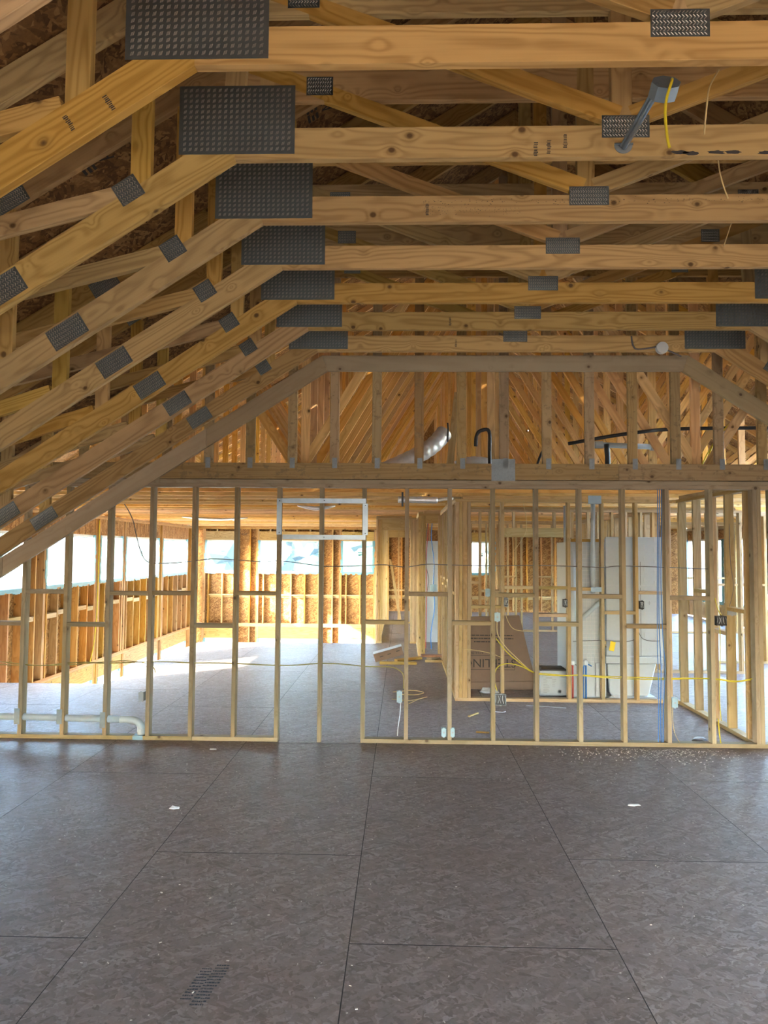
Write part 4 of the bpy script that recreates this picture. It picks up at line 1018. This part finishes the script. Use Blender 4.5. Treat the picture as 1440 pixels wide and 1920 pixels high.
crumple('plastic_wrap', 'torn white wrap behind the right end of the stud wall', (112, 279, 0.02), 3.2, 1.6, 1.4, 'paper', 6)
tag(tube('wire_offcut', [(57, 336, 0.2), (66, 334, 0.2), (74, 331, 0.25)], 0.16, 'paper'), 'long pale wire offcut on the floor before the bathroom wall', 'wire')
tag(tube('wire_offcut', [(41, 322, 0.3), (43.5, 318, 0.9), (45.5, 322, 0.4)], 0.2, 'paper'), 'short bent white offcut on the floor before the bathroom wall', 'wire')
tag(tube('wire_offcut', [(-4.5, 362, 0.4), (4, 366, 0.6), (9.6, 364, 0.4), (10.4, 360, 0.5), (6, 356, 0.4), (-2, 357, 0.4)], 0.22, 'tancable'), 'tan wire loop lying on the loft floor', 'wire')
tag(tube('wire_offcut', [(-4.8, 346, 0.3), (3, 343, 0.3), (8, 346, 0.5), (12, 350, 0.6), (8.5, 347, 0.4), (3.2, 336, 0.3)], 0.2, 'tancable'), 'tan bent wire lying in front of the wire loop', 'wire')
tag(lumber('wood_offcut', (28.5, 312, 0.35), (33, 318.5, 0.35), 0.9, 0.6, 'spf', None, (1, 0, 0)), 'thin wood sliver on the loft floor right of the wire loops', 'offcut')
tag(lumber('wood_offcut', (29, 286, 0.3), (34, 285, 0.3), 1.1, 0.5, 'pine', None, (0, 1, 0)), 'short wood sliver just behind the stud wall', 'offcut')
r = root('cardboard_tray', 'narrow brown cardboard tray tilted on the offcut pile', 'cardboard', (-9, 455, 1))
Mt = frame((-8.6, 455, 5.6), (0.955, 0.0, 0.28), (0, 0.96, 0.28))
joined('tray_face', [((-9.2, -0.3, -2.7), (9.2, 0.3, 2.7))], 'card', r, Mt @ Matrix.Rotation(0, 4, 'X'))
joined('tray_edge', [((-9.2, 0.3, 2.4), (9.2, 4.0, 2.7)), ((8.9, 0.3, -2.7), (9.2, 4.0, 2.4))], 'cardlight', r, Mt)
joined('hand_slot', [((-5.6, -0.36, -0.3), (-3.4, -0.28, 0.3)), ((-0.6, -0.36, -0.1), (1.6, -0.28, 0.5)), ((5.2, -0.36, 0.3), (7.4, -0.28, 0.9))], 'ink', r, Mt)
for i, (a, b, z, w_, t_, mat, lb) in enumerate((((-14, 452, 0.8), (9, 452, 0.8), 0, 3.5, 1.5, 'pine', 'board lying under the tilted cardboard tray'),
        ((-4, 462, 0.8), (12, 474, 0.8), 0, 3.5, 1.5, 'warmwood', 'reddish board lying crosswise behind the tray'),
        ((14.5, 462, 0.8), (33, 461, 0.8), 0, 3.5, 1.5, 'spf', 'lower pale offcut board of the stack by the closet'),
        ((15.5, 466.5, 0.8), (32.6, 466.5, 0.8), 0, 3.5, 1.5, 'spf', 'second pale offcut board at the back of the stack by the closet'),
        ((17, 460, 2.35), (22, 469, 2.35), 0, 3.5, 1.5, 'spf', 'short offcut block across the stack by the closet, left one'),
        ((27, 460, 2.35), (31, 469, 2.35), 0, 3.5, 1.5, 'gable', 'short dark offcut block across the stack by the closet, right one'),
        ((12.0, 464, 3.8), (31, 465, 3.8), 0, 5.5, 1.3, 'redwood', 'red brown board on top of the stack by the closet'))):
    if 'redwood' not in MT: MT['redwood'] = wood('red_brown_board', (0.34, 0.15, 0.08), (0.25, 0.10, 0.05), ringk=16)
    tag(lumber('offcut_board', a, b, w_, t_, mat, None, (0, 1, 0) if abs(b[0] - a[0]) > abs(b[1] - a[1]) else (1, 0, 0)), lb, 'board', 'offcuts near the closet')
tag(lumber('leaning_batten', (-1.5, 690, 0.5), (-12, 696, 62), 2.5, 1.2, 'spf', None, (1, 0, 0)), 'batten leaning in the hallway doorway', 'board')

# sawdust and chips, thickest before the right end of the wall
rnd = random.Random(21); bm = bmesh.new()
for q in range(900):
    if q < 520: x, y = rnd.gauss(88, 17), 266 - abs(rnd.gauss(0, 9))
    else: x, y = rnd.uniform(-120, 120), rnd.uniform(105, 264)
    if y > 267 or x > 150: continue
    l, w_, h = rnd.uniform(0.12, 0.5), rnd.uniform(0.08, 0.22), rnd.uniform(0.04, 0.14)
    a = rnd.uniform(0, 6.3); ca, sa = math.cos(a), math.sin(a)
    vs = [bm.verts.new(((x + ca * u * l - sa * v * w_) * S, (y + sa * u * l + ca * v * w_) * S, zz * S)) for zz in (0.005, h) for u, v in ((-.5, -.5), (.5, -.5), (.5, .5), (-.5, .5))]
    bm.faces.new(vs[4:8])
    for k in range(4): bm.faces.new((vs[k], vs[(k + 1) % 4], vs[4 + (k + 1) % 4], vs[4 + k]))
MT['chip'] = plain('wood_chip', (0.55, 0.50, 0.42), 0.8, 0, 0.25, 50)
tag(put('sawdust', done(bm, None, 'chip'), None, T(0, 0, 0)), 'scattered pale sawdust and chips on the near floor', 'sawdust', kind='stuff')

# ---------------------------------------------------------------- things in the attic and under the ceiling beyond
r = root('flex_duct', 'silver flexible duct rising in the attic behind the gable studs', 'duct', (6, 300, 103))
tube('duct_sleeve', [(-8, 296, 103.5), (0, 297, 107.2), (7, 299, 111), (13, 302, 115.5), (17.5, 305, 121)], lambda t: 3.5 + 0.12 * math.sin(t * 60), 'foil', r, sub=10, sides=16)
tube('duct_strap', [(18.6, 301.6, 124.5), (18.8, 301.4, 121), (18.6, 301.5, 116.5)], 0.35, 'black', r)
tag(tube('flex_duct', [(22, 296, 104.6), (28, 296, 106.4), (34, 298, 106.2), (40, 302, 104.5)], lambda t: 3.2 + 0.1 * math.sin(t * 50), 'foil', None, sub=8, sides=14), 'second silver duct lying flat behind the gable beam', 'duct')
tag(tube('hook_strap', [(29.2, 290, 113), (29.6, 290, 117.5), (31.5, 290, 119.4), (34.6, 290, 119), (34.8, 290, 110), (34.8, 290, 104)], 0.75, 'black', None, sub=5, sides=6), 'black hooked strap standing behind the gable studs', 'strap')
tag(tube('hook_strap', [(52.6, 285, 104), (54.6, 285, 109.5), (57.4, 285, 114)], 0.5, 'black', None, sub=3, sides=6), 'black forked strap behind the zinc plate', 'strap')
tag(tube('hook_strap', [(82.0, 290, 104), (82.0, 290, 109), (81.6, 290, 114)], 1.1, 'black', None, sub=2, sides=6), 'short black stub pipe behind the gable studs under the white pipe', 'pipe')
r = root('attic_pipe', 'white plastic pipe lying level in the attic behind the right gable studs', 'pipe', (95, 310, 116))
tube('pipe_run', [(82.7, 310, 116.7), (108.3, 310, 115.8)], 1.15, 'pvc', r, sub=1, sides=12)
lathe('pipe_hub', [(1.6, -1.6), (1.6, 1.6)], 'pvc', r, frame((84.0, 310, 116.7), (0, 1, 0), (0, 0, 1)), 12)
lathe('pipe_hub', [(1.6, -1.6), (1.6, 1.6)], 'pvc', r, frame((107.5, 310, 115.8), (0, 1, 0), (0, 0, 1)), 12)
tag(tube('black_pipe', [(70, 306, 116.5), (86, 300, 118.8), (98.3, 297, 120.2), (109.3, 300, 121.7), (130, 300, 122.3), (160, 300, 122.5)], 0.75, 'black', None, sub=4, sides=10), 'long black pipe crossing the attic behind the right gable studs', 'pipe')
for i, (p, q) in enumerate((((117, 285, 104.5), (131, 285, 124)), ((118, 283, 104.5), (126, 283, 119)))):
    cable('electric_cable', 'yellow cable climbing diagonally in the attic at the right, %s one' % ('longer', 'shorter')[i], [p, ((p[0] + q[0]) / 2 - 1, p[1], (p[2] + q[2]) / 2 + 1), q], 0.3, 'yellow')
tag(lumber('loose_batten', (19.5, 312, 100.8), (23.6, 313, 140), 3.0, 0.8, 'spf', None, (1, 0, 0)), 'pale short batten standing above the silver duct', 'board')
r = root('ceiling_duct', 'silver duct piece hanging under the joists beside the black strap', 'duct', (7, 332, 93))
tube('duct_sleeve', [(-2.2, 330, 94.0), (6, 331, 94), (15.8, 332, 93.9)], lambda t: 1.5 + 0.12 * math.sin(t * 60), 'foil', r, sub=8, sides=12)
tube('duct_tail', [(15.8, 332, 93.9), (19, 333, 94.6), (23, 334, 95)], 0.8, 'foil', r, sides=8)
for i, (p, q) in enumerate((((-178, 575, 96.2), (-128, 590, 96.4)), ((-62, 420, 96.4), (-40, 424, 96.6)))):
    tag(tube('foil_duct', [p, ((p[0] + q[0]) / 2, (p[1] + q[1]) / 2, p[2] - 1.4), q], lambda t: 0.9 * (0.3 + math.sin(t * 3.1)), 'foil', None, sub=6, sides=10), 'flattened silver duct hung under the ceiling joists, %s' % ('the long one over the left void', 'the short one near the middle')[i], 'duct')
tag(tube('bent_strip', [(-38, 281, 96.9), (-24, 281, 95.6), (-8, 281, 96.9)], 0.3, 'paper', None, sub=6), 'thin white strip sagging under the first joist', 'strip')
tag(lathe('ceiling_box', [(2.4, 0), (2.4, 1.2), (0.2, 1.3)], 'vinyl', None, T(-150, 640, 95.8), 12), 'small white round box under the ceiling near the far wall', 'electrical box')

# ---------------------------------------------------------------- outside: ground and trees
bm = bmesh.new(); bmesh.ops.create_circle(bm, cap_ends=True, radius=250, segments=64)
tag(put('ground', done(bm, None, 'grass'), None, Matrix.Translation((0, 8, -132 * S))), 'bare trampled ground outside the house', 'ground', kind='structure')
rnd = random.Random(4)
def tree(x, y, h, w_):
    r = root('tree', 'leafy green tree outside the house, seen through the windows', 'tree', (x, y, -132), 'trees outside the windows')
    tube('trunk', [(x, y, -132), (x + 4, y, -132 + h * 0.3), (x, y + 3, -132 + h * 0.6)], lambda t: h * 0.03 * (1.2 - 0.7 * t), 'bark', r, sub=3, sides=8)
    bm = bmesh.new()
    for q in range(12):
        c = Vector((rnd.uniform(-w_, w_) * 0.42, rnd.uniform(-w_, w_) * 0.42, h * rnd.uniform(0.2, 0.88)))
        e = bmesh.ops.create_icosphere(bm, subdivisions=2, radius=w_ * rnd.uniform(0.5, 0.75))
        for v in e['verts']:
            v.co = (v.co * (1 + rnd.uniform(-0.22, 0.22)) + c) * S
    put('crown', done(bm, None, 'leaf'), r, T(x, y, -132))
ring = ([(-900 + 200 * i, 2150 + 110 * (i % 2)) for i in range(7)] + [(-430 - 165 * i, 1640 - 60 * i) for i in range(6)]
        + [(-600 - 210 * i, 1990 - 60 * i) for i in range(4)] + [(1000, 1100), (1050, 1330), (980, 1560)])
for (x, y) in ring: tree(x, y, rnd.uniform(330, 430), 88)
